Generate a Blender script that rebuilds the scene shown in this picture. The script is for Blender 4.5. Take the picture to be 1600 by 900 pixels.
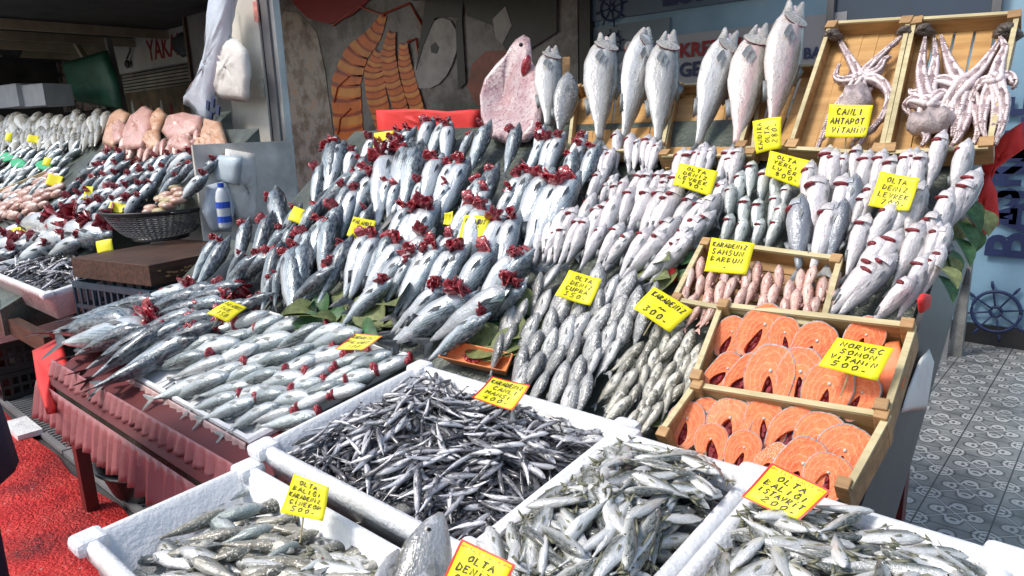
import bpy, bmesh, math, random
from mathutils import Vector, Matrix
from math import sin, cos, pi, radians, sqrt

# ------------------------------------------------------------------ camera, sky, sun
for o in list(bpy.data.objects): bpy.data.objects.remove(o)
SC = bpy.context.scene
COL = SC.collection
EYE = Vector((0, 0, 1.6))
F = 1108.0
AX = Vector((0.75016461, -0.12483208, -0.64936124))
AY = Vector((0.66049945, 0.1882671, 0.72683972))
AZ = Vector((-0.03152045, 0.97415217, -0.22368284))
def cam2w(v): return Vector((AX.dot(v), AY.dot(v), AZ.dot(v)))
cd = bpy.data.cameras.new('camera'); cam = bpy.data.objects.new('camera', cd); COL.objects.link(cam)
cd.sensor_width = 36; cd.lens = F / 1600 * 36; cd.clip_start = .02; cd.clip_end = 500
r_, u_, b_ = cam2w(Vector((1, 0, 0))), cam2w(Vector((0, 1, 0))), -cam2w(Vector((0, 0, 1)))
cam.matrix_world = Matrix(((r_.x, u_.x, b_.x, EYE.x), (r_.y, u_.y, b_.y, EYE.y), (r_.z, u_.z, b_.z, EYE.z), (0, 0, 0, 1)))
SC.camera = cam
W_ = bpy.data.worlds.new('World'); SC.world = W_; W_.use_nodes = True
wn = W_.node_tree.nodes; wl = W_.node_tree.links
bg = wn.get('Background') or wn.new('ShaderNodeBackground')
sky = wn.new('ShaderNodeTexSky'); sky.sky_type = 'NISHITA'; sky.sun_disc = False
SUN_EL, SUN_AZ = radians(52), radians(212)       # compass bearing the light comes from (0 = +Y, clockwise)
sky.sun_elevation = SUN_EL; sky.sun_rotation = SUN_AZ; sky.air_density = 1.2; sky.dust_density = 2.5; sky.ozone_density = .6
wl.new(sky.outputs[0], bg.inputs[0]); bg.inputs[1].default_value = 0.15
sd = bpy.data.lights.new('sun', 'SUN'); sd.energy = 2.2; sd.angle = radians(14); sd.color = (1, .95, .88)
so = bpy.data.objects.new('sun', sd); COL.objects.link(so)
sdir = Vector((sin(SUN_AZ) * cos(SUN_EL), cos(SUN_AZ) * cos(SUN_EL), sin(SUN_EL)))
so.rotation_euler = sdir.to_track_quat('Z', 'Y').to_euler()
SC.view_settings.view_transform = 'Standard'; SC.view_settings.look = 'None'
SC.view_settings.exposure = 0.34; SC.view_settings.gamma = 1
SC.cycles.max_bounces = 6; SC.cycles.diffuse_bounces = 3; SC.cycles.glossy_bounces = 3

# ------------------------------------------------------------------ geometry of the place
random.seed(7)
R = random.Random(11)
def ray(px, py): return cam2w(Vector((px - 800, 450 - py, F)))
PROF = [(-5, -1.0), (.80, -.98), (1.35, -.70), (2.12, -.08), (3.0, .62), (6, .62)]
def prof(y):
    for (a, za), (b, zb) in zip(PROF, PROF[1:]):
        if y <= b: return za + (zb - za) * (y - a) / (b - a)
    return PROF[-1][1]
def pnorm(y):
    for (a, za), (b, zb) in zip(PROF, PROF[1:]):
        if y <= b: return Vector((0, -(zb - za) / (b - a), 1)).normalized()
    return Vector((0, 0, 1))
def P(px, py, l=0.0):
    """the point of the sloping display surface (raised by l) seen in that direction"""
    d = ray(px, py); k = d.z / d.y; m = d.x / d.y
    y = .25
    while y < 4 and k * y > prof(y) + l: y += .02
    lo = y - .02; hi = y
    for _ in range(8):
        mid = (lo + hi) / 2
        if k * mid > prof(mid) + l: lo = mid
        else: hi = mid
    return Vector((m * hi, hi, k * hi)) + EYE
def onz(px, py, z): d = ray(px, py); t = (z - 1.6) / d.z; return d * t + EYE
def ony(px, py, y): d = ray(px, py); return d * (y / d.y) + EYE
def onpl(px, py, p0, n): d = ray(px, py); return EYE + d * ((p0 - EYE).dot(n) / d.dot(n))
def proj(p):
    v = p - EYE; q = Vector((AX.x * v.x + AY.x * v.y + AZ.x * v.z, AX.y * v.x + AY.y * v.y + AZ.y * v.z, AX.z * v.x + AY.z * v.y + AZ.z * v.z))
    return 800 + F * q.x / q.z, 450 - F * q.y / q.z

# ------------------------------------------------------------------ mesh helpers
class MB:
    def __init__(s): s.v = []; s.f = []; s.m = []
    def add(s, vs, fs, mi=0):
        o = len(s.v); s.v += [tuple(v) for v in vs]; s.f += [tuple(i + o for i in f) for f in fs]; s.m += [mi] * len(fs)
    def box(s, c, d, mi=0, M=None):
        x, y, z = d[0] / 2, d[1] / 2, d[2] / 2
        vs = [Vector((a * x, b * y, e * z)) for a in (-1, 1) for b in (-1, 1) for e in (-1, 1)]
        if M is not None: vs = [M @ v for v in vs]
        vs = [v + Vector(c) for v in vs]
        s.add(vs, [(0, 1, 3, 2), (4, 6, 7, 5), (0, 4, 5, 1), (2, 3, 7, 6), (0, 2, 6, 4), (1, 5, 7, 3)], mi)
    def hexa(s, vs, mi=0):   # 4 bottom + 4 top
        s.add(vs, [(3, 2, 1, 0), (4, 5, 6, 7), (0, 1, 5, 4), (1, 2, 6, 5), (2, 3, 7, 6), (3, 0, 4, 7)], mi)
    def beam(s, a, b, w, h, up=Vector((0, 0, 1)), mi=0):
        a = Vector(a); b = Vector(b); x = (b - a).normalized(); y = up.cross(x).normalized() * w / 2; z = x.cross(y).normalized() * h / 2
        s.hexa([a - y - z, b - y - z, b + y - z, a + y - z, a - y + z, b - y + z, b + y + z, a + y + z], mi)
    def loft(s, loops, closed=True, cap0=False, cap1=False, mi=0):
        n = len(loops[0]); o = len(s.v)
        for l in loops: s.v += [tuple(p) for p in l]
        k = 0
        for i in range(len(loops) - 1):
            for j in range(n if closed else n - 1):
                a = o + i * n + j; b = o + i * n + (j + 1) % n
                s.f.append((a, b, b + n, a + n)); s.m.append(mi)
        if cap0: s.f.append(tuple(o + j for j in range(n))[::-1]); s.m.append(mi)
        if cap1: s.f.append(tuple(o + (len(loops) - 1) * n + j for j in range(n))); s.m.append(mi)
    def tube(s, pts, rad, n=8, mi=0, flat=1.0, up=Vector((0, 0, 1))):
        pts = [Vector(p) for p in pts]; L = []
        for i, p in enumerate(pts):
            t = (pts[min(i + 1, len(pts) - 1)] - pts[max(i - 1, 0)]).normalized()
            a = t.cross(up)
            if a.length < 1e-4: a = t.cross(Vector((1, 0, 0)))
            a.normalize(); b = t.cross(a).normalized()
            r = rad[i] if isinstance(rad, (list, tuple)) else rad
            L.append([p + a * cos(q * 2 * pi / n) * r + b * sin(q * 2 * pi / n) * r * flat for q in range(n)])
        s.loft(L, True, True, True, mi)
    def ell(s, c, rx, ry, rz, mi=0, n=10, m=6, M=None):
        L = []
        for i in range(m + 1):
            a = -pi / 2 + pi * (i + .02) / (m + .04)
            ring = []
            for j in range(n):
                b = 2 * pi * j / n
                v = Vector((rx * cos(a) * cos(b), ry * cos(a) * sin(b), rz * sin(a)))
                if M is not None: v = M @ v
                ring.append(v + Vector(c))
            L.append(ring)
        s.loft(L, True, True, True, mi)
    def mesh(s, name, mats, smooth=True):
        me = bpy.data.meshes.new(name); me.from_pydata(s.v, [], s.f); me.update()
        for m in (mats if isinstance(mats, (list, tuple)) else [mats]): me.materials.append(m)
        me.polygons.foreach_set('material_index', s.m)
        me.polygons.foreach_set('use_smooth', [smooth] * len(s.f))
        bm = bmesh.new(); bm.from_mesh(me); bmesh.ops.recalc_face_normals(bm, faces=bm.faces); bm.to_mesh(me); bm.free()
        return me
    def obj(s, name, mats, parent=None, smooth=False, M=None, bevel=0, **kw):
        return link(name, s.mesh(name, mats, smooth), parent, M, bevel, **kw)
def link(name, me, parent=None, M=None, bevel=0, label=None, cat=None, group=None, kind=None):
    o = bpy.data.objects.new(name, me); COL.objects.link(o)
    if parent is not None: o.parent = parent
    if M is not None: o.matrix_local = M
    if bevel:
        b = o.modifiers.new('bevel', 'BEVEL'); b.width = bevel; b.segments = 2; b.limit_method = 'ANGLE'
    if label: o['label'] = label
    if cat: o['category'] = cat
    if group: o['group'] = group
    if kind: o['kind'] = kind
    return o
def empty(name, loc, label, cat, group=None):
    o = link(name, None, label=label, cat=cat, group=group); o.location = loc; o.empty_display_size = .05
    return o
def frame(loc, X, Y, Z, s=1):
    return Matrix(((X.x * s, Y.x * s, Z.x * s, loc.x), (X.y * s, Y.y * s, Z.y * s, loc.y), (X.z * s, Y.z * s, Z.z * s, loc.z), (0, 0, 0, 1)))

# ------------------------------------------------------------------ materials
class N:
    def __init__(s, name):
        s.mat = bpy.data.materials.new(name); s.mat.use_nodes = True; s.t = s.mat.node_tree
        s.p = s.t.nodes.get('Principled BSDF') or s.t.nodes.new('ShaderNodeBsdfPrincipled')
    def n(s, typ, **kw):
        o = s.t.nodes.new('ShaderNode' + typ)
        for k, v in kw.items():
            if k[0] == '_': o.inputs[k[1:]].default_value = v
            else: setattr(o, k, v)
        return o
    def l(s, a, b): s.t.links.new(a, b)
    def set(s, **kw):
        for k, v in kw.items():
            k = k.replace('_', ' ')
            s.p.inputs[k].default_value = (*v, 1) if isinstance(v, tuple) and len(v) == 3 else v
        return s
    def ramp(s, fac, stops, interp='LINEAR'):
        r = s.n('ValToRGB'); e = r.color_ramp.elements; r.color_ramp.interpolation = interp
        while len(e) < len(stops): e.new(.5)
        for el, (p, c) in zip(e, stops): el.position = p; el.color = (*c, 1) if len(c) == 3 else c
        s.l(fac, r.inputs[0]); return r.outputs[0]
    def mix(s, fac, a, b, mode='MIX'):
        m = s.n('MixRGB', blend_type=mode)
        for i, v in zip((0, 1, 2), (fac, a, b)):
            if hasattr(v, 'links'): s.l(v, m.inputs[i])
            elif i == 0: m.inputs[0].default_value = v
            else: m.inputs[i].default_value = (*v, 1)
        return m.outputs[0]
    def math(s, op, a, b=0.0, c=None):
        m = s.n('Math', operation=op)
        for i, v in enumerate((a, b) if c is None else (a, b, c)):
            if hasattr(v, 'links'): s.l(v, m.inputs[i])
            else: m.inputs[i].default_value = v
        return m.outputs[0]
    def coord(s, scale=(1, 1, 1), out='Object', rot=(0, 0, 0)):
        t = s.n('TexCoord'); m = s.n('Mapping'); s.l(t.outputs[out], m.inputs[0]); m.inputs['Scale'].default_value = scale; m.inputs['Rotation'].default_value = rot
        return m.outputs[0]
    def noise(s, vec, scale, detail=3, rough=.55, out='Fac'):
        t = s.n('TexNoise'); s.l(vec, t.inputs['Vector']); t.inputs['Scale'].default_value = scale; t.inputs['Detail'].default_value = detail; t.inputs['Roughness'].default_value = rough
        return t.outputs[out]
    def bump(s, h, strength=.3, dist=.01):
        b = s.n('Bump'); b.inputs['Strength'].default_value = strength; b.inputs['Distance'].default_value = dist
        s.l(h, b.inputs['Height']); s.l(b.outputs[0], s.p.inputs['Normal'])
def mat(name, col, rough=.5, var=.25, scale=8, bump=.15, metal=0, bscale=None, **kw):
    m = N(name); c = m.coord()
    f = m.noise(c, scale, 5)
    a = tuple(x * (1 - var) for x in col); b = tuple(min(1, x * (1 + var)) for x in col)
    m.l(m.ramp(f, [(.3, a), (.7, b)]), m.p.inputs['Base Color'])
    m.set(Roughness=rough, Metallic=metal, **kw)
    if bump: m.bump(m.noise(c, bscale or scale * 6, 4), bump, .01)
    return m.mat
def fish_mat(name, stops, h, stripes=None, speck=None, metal=.35, rough=.28, tint=(1, 1, 1), scal=55, var=.35):
    """countershading across the body height (local z, half height h), scales, pattern"""
    m = N(name); t = m.n('TexCoord'); sep = m.n('SeparateXYZ'); m.l(t.outputs['Object'], sep.inputs[0])
    info = m.n('ObjectInfo')
    off = m.n('Vector' + 'Math', operation='ADD'); m.l(t.outputs['Object'], off.inputs[0])
    cmb = m.n('CombineXYZ'); rr = m.math('MULTIPLY', info.outputs['Random'], 37.0); m.l(rr, cmb.inputs[0]); m.l(rr, cmb.inputs[1]); m.l(cmb.outputs[0], off.inputs[1])
    vec = off.outputs[0]
    mp = m.n('Mapping'); m.l(vec, mp.inputs[0]); mp.inputs['Scale'].default_value = (3, 8, 8)
    nz = m.noise(mp.outputs[0], 2.2, 4, .6)
    z = m.math('MULTIPLY_ADD', sep.outputs[2], .5 / h, .5)
    z = m.math('MULTIPLY_ADD', m.math('SUBTRACT', nz, .5), .22, z)
    col = m.ramp(z, stops)
    if stripes:   # slanting dark lines over the back
        w = m.n('TexWave', wave_type='BANDS', bands_direction='Z'); mp2 = m.n('Mapping'); m.l(t.outputs['Object'], mp2.inputs[0])
        mp2.inputs['Rotation'].default_value = (0, radians(stripes[1]), 0); m.l(mp2.outputs[0], w.inputs['Vector'])
        w.inputs['Scale'].default_value = stripes[0]; w.inputs['Distortion'].default_value = 2.5; w.inputs['Detail'].default_value = 2; w.inputs['Detail Scale'].default_value = 3
        msk = m.ramp(z, [(stripes[3], (0, 0, 0)), (stripes[3] + .14, (1, 1, 1))])
        fac = m.math('MULTIPLY', m.math('MULTIPLY', m.ramp(w.outputs['Fac'], [(.45, (0, 0, 0)), (.7, (1, 1, 1))]), msk), .75)
        col = m.mix(fac, col, stripes[2])
    if speck:
        s2 = m.noise(vec, speck[0], 2, .5)
        col = m.mix(m.ramp(s2, [(speck[2], (0, 0, 0)), (speck[2] + .06, (1, 1, 1))]), col, speck[1])
    blot = m.noise(mp.outputs[0], 5.5, 5, .65)
    col = m.mix(m.ramp(blot, [(.35, (.55, .55, .55)), (.6, (0, 0, 0))]), col, tuple(x * (1 - var) for x in stops[1][1]), 'MIX')
    rnd = m.math('MULTIPLY_ADD', info.outputs['Random'], .35, .75)
    g = m.n('CombineXYZ')
    for i, k in enumerate(tint): m.l(m.math('MULTIPLY', rnd, k), g.inputs[i])
    col = m.mix(1.0, col, g.outputs[0], 'MULTIPLY')
    m.l(col, m.p.inputs['Base Color'])
    v = m.n('TexVoronoi'); v.inputs['Scale'].default_value = scal; m.l(t.outputs['Object'], v.inputs['Vector'])
    m.bump(m.math('MULTIPLY_ADD', v.outputs['Distance'], .16, m.math('MULTIPLY', nz, 1.1)), .4, .012)
    m.l(m.ramp(blot, [(.3, (rough + .2,) * 3), (.7, (rough - .08,) * 3)]), m.p.inputs['Roughness'])
    m.set(Metallic=metal); m.p.inputs['Coat Weight'].default_value = .55; m.p.inputs['Coat Roughness'].default_value = .12
    return m.mat
M = {}
M['bonito'] = fish_mat('bonito_skin', [(.0, (.66, .69, .72)), (.45, (.62, .67, .70)), (.62, (.30, .40, .45)), (.8, (.05, .085, .11)), (1, (.02, .03, .045))], .115, stripes=(16, 12, (.03, .045, .06), .48), metal=.3)
M['bass'] = fish_mat('bass_skin', [(.0, (.84, .77, .77)), (.4, (.70, .68, .69)), (.62, (.42, .43, .45)), (.8, (.19, .20, .22)), (1, (.07, .075, .08))], .115, speck=(26, (.62, .42, .43), .66), metal=.12, rough=.34)
M['bassdark'] = fish_mat('bass_skin_grey', [(.0, (.62, .63, .66)), (.45, (.36, .39, .44)), (.75, (.16, .18, .21)), (1, (.05, .055, .065))], .115, metal=.25, rough=.3)
M['bream'] = fish_mat('bream_skin', [(.0, (.62, .62, .62)), (.5, (.42, .43, .43)), (.8, (.2, .205, .205)), (1, (.07, .07, .07))], .17, speck=(30, (.7, .7, .7), .58), metal=.3)
M['mullet'] = fish_mat('mullet_skin', [(.0, (.72, .70, .62)), (.45, (.5, .49, .42)), (.7, (.24, .23, .18)), (1, (.09, .085, .06))], .12, speck=(24, (.72, .70, .64), .58), metal=.25)
M['bluefish'] = fish_mat('bluefish_skin', [(.0, (.80, .83, .80)), (.5, (.62, .67, .64)), (.75, (.3, .37, .36)), (1, (.1, .14, .14))], .12, metal=.25)
M['anchovy'] = fish_mat('anchovy_skin', [(.0, (.80, .80, .82)), (.52, (.72, .72, .75)), (.66, (.36, .36, .39)), (.8, (.11, .11, .13)), (1, (.05, .05, .06))], .075, metal=.25, rough=.25)
M['mackerel'] = fish_mat('horse_mackerel_skin', [(.0, (.86, .86, .84)), (.5, (.74, .75, .73)), (.66, (.34, .36, .34)), (.78, (.075, .09, .075)), (1, (.03, .04, .035))], .11, metal=.25, rough=.26)
M['traymac'] = fish_mat('small_mackerel_skin', [(.0, (.80, .83, .83)), (.5, (.68, .74, .75)), (.7, (.32, .39, .4)), (1, (.07, .1, .1))], .11, metal=.3)
M['redmullet'] = fish_mat('red_mullet_skin', [(.0, (.82, .62, .54)), (.5, (.74, .45, .38)), (.8, (.5, .22, .17)), (1, (.3, .1, .08))], .12, speck=(30, (.8, .7, .62), .58), metal=.1)
M['salmontrout'] = fish_mat('trout_skin', [(.0, (.80, .78, .74)), (.36, (.70, .60, .57)), (.5, (.60, .40, .38)), (.62, (.36, .34, .30)), (.8, (.13, .13, .10)), (1, (.05, .05, .04))], .14, speck=(60, (.08, .08, .07), .66), metal=.15)
M['wholefish'] = fish_mat('hanging_fish_skin', [(.0, (.80, .79, .77)), (.38, (.68, .68, .66)), (.55, (.42, .42, .40)), (.72, (.17, .17, .16)), (1, (.05, .05, .045))], .14, metal=.2, speck=(36, (.3, .3, .28), .66))
M['pinkfish'] = fish_mat('pink_fish_skin', [(.0, (.74, .50, .40)), (.5, (.70, .42, .32)), (1, (.46, .22, .15))], .6, metal=.05, speck=(40, (.74, .66, .5), .6))
def turbot_mat(name, a, b, sp):
    m = N(name); c = m.coord(); f = m.noise(c, 9, 6, .7); g = m.noise(c, 70, 3, .6)
    col = m.ramp(f, [(.35, a), (.6, b)]); col = m.mix(m.ramp(g, [(.55, (0, 0, 0)), (.62, (.75, .75, .75))]), col, sp)
    m.l(col, m.p.inputs['Base Color']); m.set(Roughness=.35); m.p.inputs['Coat Weight'].default_value = .4; m.bump(m.math('ADD', g, m.math('MULTIPLY', f, 2.0)), .5, .01); return m.mat
M['turbot'] = turbot_mat('turbot_skin', (.40, .21, .23), (.56, .46, .46), (.24, .11, .12))
M['raypink'] = turbot_mat('ray_skin', (.62, .30, .26), (.70, .46, .38), (.50, .20, .18))
M['rayorange'] = turbot_mat('ray_orange', (.60, .28, .14), (.72, .48, .32), (.42, .16, .08))
M['headskin'] = turbot_mat('fish_head_skin', (.58, .56, .53), (.36, .35, .32), (.22, .21, .18))
def gill_mat():
    m = N('gill_red'); c = m.coord()
    m.l(m.ramp(m.noise(c, 26, 3), [(.3, (.09, .003, .008)), (.5, (.32, .010, .022)), (.7, (.60, .10, .13))]), m.p.inputs['Base Color'])
    m.set(Roughness=.25); m.p.inputs['Coat Weight'].default_value = .6; m.bump(m.noise(c, 60, 2), .5, .01); return m.mat
M['gill'] = gill_mat()
M['slit'] = mat('gill_slit_dark', (.17, .012, .02), .3, .6, 14, .3)
M['lip'] = mat('gill_flap', (.72, .58, .58), .3, .2, 20)
M['eye'] = mat('eye_black', (.01, .01, .012), .08, 0, bump=0)
M['iris'] = mat('eye_silver', (.55, .55, .5), .2, .1, bump=0)
M['fin'] = mat('fin_grey', (.22, .235, .235), .4, .4, 14)
M['findark'] = mat('fin_dark', (.05, .06, .07), .4, .4, 14)
M['finyellow'] = mat('fin_yellow', (.20, .20, .13), .4, .4, 14)
M['finpink'] = mat('fin_pink', (.62, .34, .28), .4, .3, 14)
def styro_mat():
    m = N('styrofoam'); c = m.coord(); f = m.noise(c, 7, 6, .7); g = m.noise(c, 90, 3)
    col = m.ramp(f, [(.35, (.78, .80, .82)), (.62, (.74, .755, .77)), (.72, (.60, .55, .53)), (.8, (.50, .44, .43))])
    m.l(col, m.p.inputs['Base Color']); m.l(m.ramp(f, [(.4, (.6,) * 3), (.65, (.25,) * 3)]), m.p.inputs['Roughness']); m.bump(m.math('ADD', g, m.math('MULTIPLY', m.noise(c, 12, 4), 2.0)), .35, .012); return m.mat
M['styro'] = styro_mat()
M['styrowet'] = mat('styrofoam_wet', (.55, .56, .58), .35, .12, 5, .3, bscale=90)
M['ice'] = mat('wet_pile_gap', (.14, .145, .15), .25, .5, 20, .5)  # dark grey fill sheet under the heaped fish
M['black'] = mat('black_plastic', (.018, .018, .02), .4, .3, 6, .1)
M['bluecrate'] = mat('dark_blue_plastic', (.025, .05, .075), .38, .35, 6, .15)
M['white'] = mat('white_cloth', (.74, .74, .70), .7, .1, 5, .9, bscale=11)
M['bag'] = mat('pale_blue_plastic_bag', (.66, .74, .84), .25, .12, 4, .9, bscale=9, Transmission_Weight=.25)
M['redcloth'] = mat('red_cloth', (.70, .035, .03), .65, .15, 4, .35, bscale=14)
M['leaf'] = mat('green_leaf', (.045, .12, .04), .4, .45, 6, .3)
M['leafold'] = mat('old_leaf', (.16, .19, .07), .5, .45, 6, .3)
M['orange'] = mat('orange_tray', (.85, .28, .10), .4, .12, 6, .1)
M['metal'] = mat('grey_painted_metal', (.16, .16, .165), .4, .2, 3, .1)
M['steel'] = mat('steel', (.42, .43, .44), .35, .2, 5, .15, metal=.6)
M['ink'] = mat('black_ink', (.01, .01, .012), .5, 0, bump=0)
M['navy'] = mat('navy_print', (.018, .03, .10), .5, .1, bump=0)
M['redink'] = mat('red_print', (.30, .012, .02), .5, .1, bump=0)
M['yellow'] = mat('yellow_card', (.93, .83, .015), .45, .04, 3, .08)
M['cardred'] = mat('red_card_edge', (.72, .03, .015), .45, .05, 3, .05)
M['cardorange'] = mat('orange_card_print', (.82, .34, .01), .45, .05, 3, .05)
def wood_mat(name, a, b, sc=1.0):
    m = N(name); c = m.coord((3 * sc, 22 * sc, 22 * sc)); f = m.noise(c, 2.0, 6, .65)
    k = m.noise(m.coord(), 3.5, 3)
    col = m.ramp(f, [(.3, a), (.65, b)]); col = m.mix(m.ramp(k, [(.45, (0, 0, 0)), (.75, (.6, .6, .6))]), col, tuple(x * .45 for x in a))
    m.l(col, m.p.inputs['Base Color']); m.set(Roughness=.55); m.bump(f, .3, .01); return m.mat
M['wood'] = wood_mat('crate_wood', (.26, .14, .05), (.50, .30, .13))
M['woodpale'] = wood_mat('crate_edge_wood', (.42, .34, .17), (.62, .54, .32))
M['wooddark'] = wood_mat('wet_chopping_wood', (.030, .015, .010), (.10, .05, .03))
M['crateback'] = wood_mat('octopus_crate_wood', (.42, .21, .06), (.66, .40, .15), .6)
def salmon_mat():
    m = N('salmon_flesh'); c = m.coord()
    t = m.n('TexCoord'); sp = m.n('SeparateXYZ'); m.l(t.outputs['Object'], sp.inputs[0])
    r = m.math('SQRT', m.math('ADD', m.math('MULTIPLY', sp.outputs[0], sp.outputs[0]), m.math('MULTIPLY', m.math('MULTIPLY', sp.outputs[1], sp.outputs[1]), .55)))
    nz = m.noise(c, 5, 2); w = m.math('SINE', m.math('MULTIPLY', m.math('MULTIPLY_ADD', nz, .16, r), 62.0))
    info = m.n('ObjectInfo')
    base = m.ramp(m.noise(c, 6, 4), [(.3, (.78, .12, .028)), (.7, (.92, .25, .08))])
    base = m.mix(m.ramp(info.outputs['Random'], [(0, (0, 0, 0)), (1, (.2, .2, .2))]), base, (.9, .36, .18))
    col = m.mix(m.ramp(w, [(.72, (0, 0, 0)), (.95, (.22, .22, .22))]), base, (.95, .62, .42))
    col = m.mix(m.ramp(sp.outputs[1], [(0.0, (0, 0, 0)), (.001, (0, 0, 0))]), col, col)
    low = m.ramp(m.math('MULTIPLY', sp.outputs[1], -1.0), [(.3, (0, 0, 0)), (.6, (.5, .5, .5))])
    col = m.mix(low, col, (.92, .50, .34))
    m.l(col, m.p.inputs['Base Color']); m.set(Roughness=.55); m.p.inputs['Coat Weight'].default_value = .04
    m.p.inputs['Subsurface Weight'].default_value = .12; m.p.inputs['Subsurface Radius'].default_value = (.02, .008, .004)
    m.bump(m.noise(c, 22, 3), .3, .02); return m.mat
M['salmon'] = salmon_mat()
M['salmonskin'] = mat('salmon_skin', (.42, .43, .44), .3, .4, 12, .2, metal=.3)
M['cavity'] = mat('belly_cavity', (.26, .03, .04), .3, .5, 16, .4)
def octo_mat():
    m = N('octopus_skin'); c = m.coord(); f = m.noise(c, 28, 5, .7)
    m.l(m.ramp(f, [(.3, (.10, .06, .06)), (.48, (.30, .21, .21)), (.7, (.56, .46, .46))]), m.p.inputs['Base Color'])
    m.set(Roughness=.3); m.p.inputs['Coat Weight'].default_value = .5; m.bump(f, .6, .01); return m.mat
M['octo'] = octo_mat(); M['sucker'] = mat('sucker_white', (.72, .62, .62), .35, .2, 40)
M['octohead'] = mat('octopus_mantle', (.40, .33, .33), .3, .5, 30, .5)

# ------------------------------------------------------------------ fish builder
def interp(pr, t):
    for (a, va), (b, vb) in zip(pr, pr[1:]):
        if t <= b:
            s = (t - a) / (b - a) if b > a else 0; s = s * s * (3 - 2 * s) * .5 + s * .5
            return va + (vb - va) * s
    return pr[-1][1]
def body_mb(top, bot, wid, bend=(0, 0), n=20, m=12, snout=1.0, gape=0, mb=None, x0=0.0):
    """a fish body along x (0 tail root, 1 snout), z up its back"""
    mb = mb or MB(); L = []
    def c(x): u = 1 - x; return bend[0] * (u * u - .35), bend[1] * (u * u - .35)
    for i in range(n + 1):
        t = x0 + (1 - x0) * i / n; tt = t
        zt, zb, w = interp(top, t), interp(bot, t), interp(wid, t)
        cy, cz = c(t); ring = []
        for j in range(m):
            a = 2 * pi * j / m; zz = (zt + zb) / 2 + (zt - zb) / 2 * sin(a)
            ca = cos(a); yy = w * math.copysign(abs(ca) ** .85, ca)
            if sin(a) < 0: yy *= .9
            ring.append((t, yy + cy, zz + cz))
        L.append(ring)
    mb.loft(L, True, True, True)
    mb.c = c
    return mb
def fin_plate(mb, pts, y=0.0, th=.006, mi=0):
    """thin plate in the xz plane"""
    n = len(pts); o = len(mb.v)
    cx = sum(p[0] for p in pts) / n; cz = sum(p[1] for p in pts) / n
    vs = [(p[0], y, p[1]) for p in pts] + [(cx, y + th, cz), (cx, y - th, cz)]
    fs = [(i, (i + 1) % n, n) for i in range(n)] + [((i + 1) % n, i, n + 1) for i in range(n)]
    mb.add(vs, fs, mi)
def tail_mb(h, cx, fork=.5, mb=None, mi=0, ln=.17):
    mb = mb or MB(); cy, cz = cx(0)
    for s in (1, -1):
        pts = [(.03, cz), (.02, cz + s * .018), (-ln * .55, cz + s * h * .75), (-ln, cz + s * h), (-ln * .85, cz + s * h * .62), (-ln * (1 - fork), cz)]
        fin_plate(mb, pts, cy, .005, mi)
    return mb
def eye_mb(x, y, z, r, s, mb=None, mi=(0, 1)):
    mb = mb or MB()
    mb.ell((x, y, z), r, r * .45, r, mi[1], 10, 4); mb.ell((x, y + s * r * .22, z), r * .62, r * .4, r * .62, mi[0], 8, 4)
    return mb
def petals(x, z, r, seed, n=6, spread=1.0):
    q = random.Random(seed); mb = MB()
    for i in range(n):
        a = q.uniform(-1.7, 1.7) * spread - pi / 2; ln = r * q.uniform(.55, .85)
        pts = []; px = Vector((x + q.uniform(-.02, .03), 0, z)); d = Vector((q.uniform(.1, .9), cos(a), sin(a))).normalized()
        e = Vector((q.uniform(.1, .5), q.uniform(-.8, .8), q.uniform(-.5, .5)))
        for k in range(8):
            u = k / 7; pts.append(px + d * ln * sin(u * 2.6) * 1.1 + e * ln * u * u * .9)
        mb.tube(pts, [r * w for w in (.15, .42, .58, .62, .60, .52, .36, .1)], 10, 0, .16, up=d.cross(e) if i % 2 else e)
    mb.ell((x, 0, z * .8), r * .25, r * .4, r * .4, 0, 8, 5)
    return mb
SP = {}
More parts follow.
